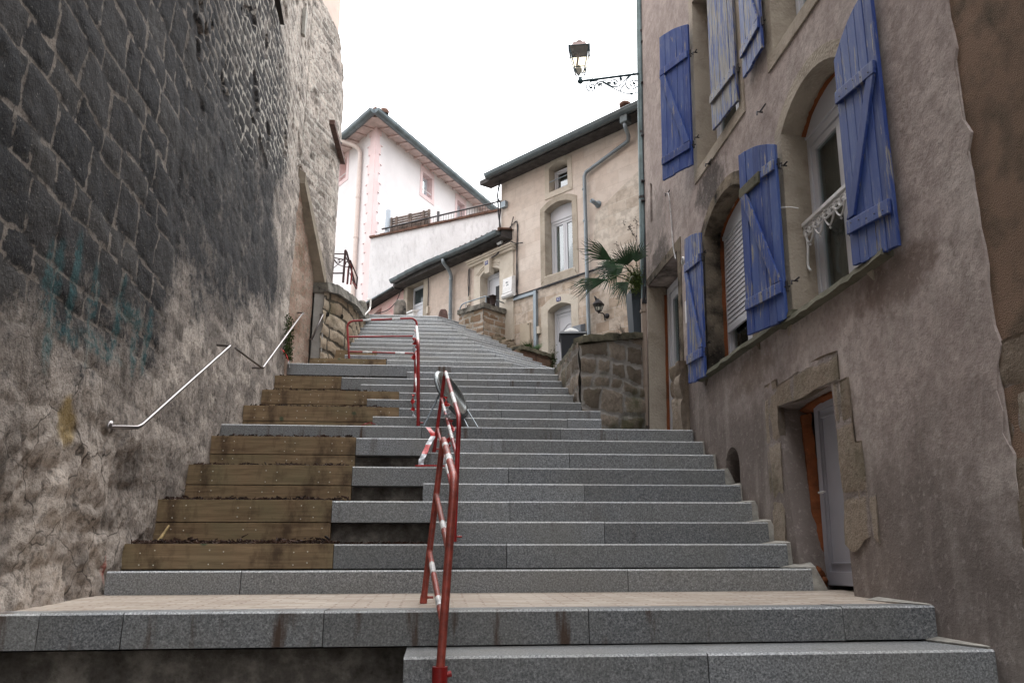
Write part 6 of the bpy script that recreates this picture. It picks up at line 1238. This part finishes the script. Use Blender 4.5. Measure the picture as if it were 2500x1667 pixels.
# stoop handrail and flower pot
sh=MB(); w=lambda a,z,d=0: SF.w(a,z,d)
pc_=atY(1180,721,YC); hz=pc_.z; sh.tube([SF.w(.0,zt_s,-.06),SF.w(0,hz,-.06)],.014,6); sh.tube(curve_pts([SF.w(-.72,hz-.14,-.06),SF.w(-.76,hz-.10,-.06),SF.w(-.70,hz-.02,-.06),SF.w(-.6,hz,-.06)],5)+[SF.w(0,hz,-.06)],.014,8); sh.tube([SF.w(-.58,zt_s-.1,-.06),SF.w(-.58,hz,-.06)],.010,6)
sh.tube([SF.w(0,hz,-.06),SG.w(.95,hz-.01,-.06)],.014,8); sh.build('stoop_handrail','zincpipe',label='thin grey handrail around the stoop of door 14',cat='handrail')
mb=MB(); 
for dx in (-.06,.05): mb.lathe(SF.w(dx,zt_s,-.2),[(.05,0),(.075,.2),(.078,.2),(.07,.19),(.001,.18)],4,xa=SF.u+SF.n)
mb.build('flower_pot',plain('brown_pot',(.06,.035,.03),.6,var=.2),label='dark brown square flower pots on the stoop corner',cat='flower pot')
# plaza and ground sheets
mb=MB(); mb.hexa([(-9,15.45,3.6),(9,15.45,3.6),(9,40,3.6),(-9,40,3.6),(-9,15.45,4.45),(.6,15.45,4.45),(9,40,4.5),(-9,40,4.5)]); mb.build('plaza','ground',kind='structure')
mb=MB(); 
for (x0_,y0_,x1_,y1_) in ((-400,-400,400,400),): mb.face([(x0_,y0_,-1.3),(x1_,y0_,-1.3),(x1_,y1_,-1.3),(x0_,y1_,-1.3)])
mb.build('ground','ground',kind='structure')
# ================================================================== BARRIERS, SIGN, TAPE
def lerp(a,b,t): return Vector(a)*(1-t)+Vector(b)*t
def barrier(label,A0,A1,B1,B0,bars=(.36,.68),bands=((0,.22,.40),(0,.72,.86),(2,.22,.38),(2,.66,.82)),cr=.10,r=.0175,foot=True,mat='redpaint'):
    """A = near/left post, B = far/right post (0 base, 1 top); bars measured from the top"""
    A0,A1,B1,B0=map(Vector,(A0,A1,B1,B0)); root=empty('crowd_barrier',(A0+B0)/2,label,'barrier','red and white crowd barriers on the steps')
    up=(A0-A1).normalized(); al=(B1-A1).normalized(); ub=(B0-B1).normalized()
    c1=[A1+up*cr*(1-math.sin(t))+al*cr*(1-math.cos(t)) for t in [k*math.pi/12 for k in range(7)]]; c2=[B1-al*cr*(1-math.sin(t))+ub*cr*(1-math.cos(t)) for t in [k*math.pi/12 for k in range(7)]]
    # c2 goes top-bar -> post
    c2=[B1-al*cr+ (al*cr)*math.sin(t)+ub*cr*(1-math.cos(t)) for t in [k*math.pi/12 for k in range(7)]]
    c1=[A1+up*cr-(up*cr)*math.sin(t)+al*cr*(1-math.cos(t)) for t in [k*math.pi/12 for k in range(7)]]
    mb=MB(); mb.tube([A0]+c1+c2+[B0],r,12); mb.build('frame_tube',mat,root)
    ends=[(A1+al*cr,B1-al*cr)]
    for f_ in bars:
        a=lerp(A1,A0,f_);b=lerp(B1,B0,f_); ends.append((a,b)); mb=MB(); mb.tube([a,b],r*.82,10); mb.build('cross_bar',mat,root)
    for i,t0,t1 in bands:
        a,b=ends[i]; mb=MB(); rr=r*(1.05 if i==0 else .88); mb.tube([lerp(a,b,t0),lerp(a,b,t1)],rr,12); mb.build('reflective_band','whiteband',root)
    if foot:
        for P,t in ((A0,A1),(B0,B1)):
            mb=MB(); q=lerp(P,t,.04); d=(A1-B1).normalized(); mb.tube([q-(t-P).normalized()*.03,q+(t-P).normalized()*.01],r*1.2,10); mb.tube([q,q+Vector((.05,0,.0))],.008,6); mb.build('clip',mat,root)
    return root
b1a=atY(847,784,11.25); b1b=atY(1017.5,776,11.35)
barrier('upright red and white crowd barrier standing across the steps beside the terrace wall',(atY(853,890,11.2).x,11.2,2.80),b1a,b1b,(b1b.x+.02,11.35,2.80),bars=(.37,.72),bands=((0,.16,.30),(0,.68,.82),(2,.20,.34),(2,.68,.82)),r=.016)
g0=atZ(1021,1040,1.31); b2n=atY(1021,836,g0.y); b2f=atY(1016.5,795,9.45); f0=Vector((atY(1013,945,9.4).x,9.4,2.0))
barrier('red crowd barrier seen end on as two thin uprights, on the long granite slab',g0,b2n,b2f,f0,bars=(.40,.72),bands=((0,.05,.95),(1,.3,.6),(2,.5,.8)),r=.016,cr=.07)
n0=atY(1070,1700,3.27); n1=atY(1109,1166,3.35); q0=atZ(1033,1475,-.19); q1=atY(1082,1068,q0.y+.12)
barrier('nearest red and white crowd barrier, leaning, one foot on the paved landing edge',n0,n1,q1,q0,bars=(.36,.70),bands=((0,.30,.44),(0,.72,.80),(1,.30,.42),(2,.62,.78),(2,.2,.3)),r=.017,cr=.09,mat='rustred')
m0=atZ(1108,1322,.155); m1=atY(1121,1018,m0.y); k1=atY(1087,905,7.05); k0=Vector((atY(1060,1078,7.1).x,7.1,.98))
barrier('second red and white crowd barrier, tilted up the steps in front of the round sign',m0,m1,k1,k0,bars=(.34,.70),bands=((0,.20,.42),(0,.78,.98),(1,.25,.45),(1,.7,.85),(2,.3,.5)),r=.0155,cr=.09)
mb=MB(); q=lerp(n0,n1,.085); mb.tube([q-Vector((0,0,.035)),q+Vector((0,0,.035))],.030,12); mb.tube([q+Vector((.0,0,.0)),q+Vector((.045,0,.01))],.012,6); mb.build('tube_clamp','redpaint',label='red clamp ring at the foot of the nearest barrier',cat='clamp')
# round sign seen from behind, on a folding stand
Cs=atY(1105,961,7.86); rr_=CR.copy(); uu_=CU.copy(); ff_=CF.copy()
maj=(rr_*.54-uu_*.84).normalized(); per=(rr_*.84+uu_*.54).normalized(); nS=(per*.97-ff_*.25).normalized(); m2=maj.cross(nS).normalized()
sgn=empty('round_sign',(Cs.x,Cs.y,1.31),'round grey backed metal road sign leaning on thin wire legs on the long slab','road sign')
mb=MB(); R=.265; mb.lathe(Cs,[(.001,0),(R*.8,.0),(R*.82,.004),(R*.93,.004),(R*.95,.0),(R,-.004),(R*1.0,-.03),(R*.965,-.034),(.001,-.034)],40,axis=nS,xa=maj); mb.build('sign_disc',plain('sign_back',(.14,.15,.15),.22,.75,.5,var=.2,sc=2,bump=0),sgn)
mb=MB(); mb.tube([Cs+(maj*math.cos(t)+m2*math.sin(t))*R+nS*-.017 for t in [k*math.pi/20 for k in range(41)]],.011,8); mb.build('rim',plain('sign_rim',(.10,.11,.115),.35,.6,var=.1,bump=0),sgn)
mb=MB(); mb.tube([atY(1079,950,7.80),atZ(1034,1041,1.31)],.010,8); mb.build('leg','zincpipe',sgn)
for a,b in (((1131,1019,7.9),(1143,1043)),((1141,1000,7.95),(1167,1043))): mb=MB(); mb.tube([atY(*a),atZ(*b,1.312)],.006,8); mb.build('leg','zincpipe',sgn)
# tapes
T=lambda x,y,Y_: atY(x,y,Y_)
tape([T(1016,806,9.0),T(1011,834,8.8),T(1012.5,852,8.8),T(1008,878,8.8)],.055,'red and white tape knotted at the top of the end-on barrier',per=.11)
tape([T(1009,963,7.6),T(1007.5,990,7.6),T(1010,1016,7.6)],.04,'short piece of tape hanging low on the end-on barrier',per=.17)
tape([T(1087,968,6.3),T(1094,998,6.2),T(1092,1015,6.2),T(1101,1030,6.2),T(1106,1066,6.15)],.05,'tape fluttering through the second barrier under the round sign',per=.13)
tape([T(1045,1043,7.2),T(1057,1062,7.1),T(1047,1082,7.0),T(1036,1108,6.85),T(1030,1120,6.8),T(1027,1136,6.78)],.048,'long crumpled red and white tape hanging over the step edge beside the barriers',per=.16,twist=.5)
a=atZ(1014,1137,.815); tape([Vector((a.x,6.735,.818)),Vector((a.x+.11,6.735,.82)),Vector((a.x+.25,6.74,.818))],.012,'flat pink strip of tape lying along a step edge',per=3,wdir=Vector((0,0,1)),twist=0)
tape([T(1100,1060,5.9),T(1094,1083,5.8),T(1090,1100,5.75),T(1082,1135,5.7)],.05,'lower red tape end inside the second barrier',per=.22)
tape([T(884,1038,7.72),T(903,1031,7.72),T(909,1033,7.74),T(920,1037,7.75)],.035,'fallen red tape bundle on the long slab by the timber boards',per=.14)
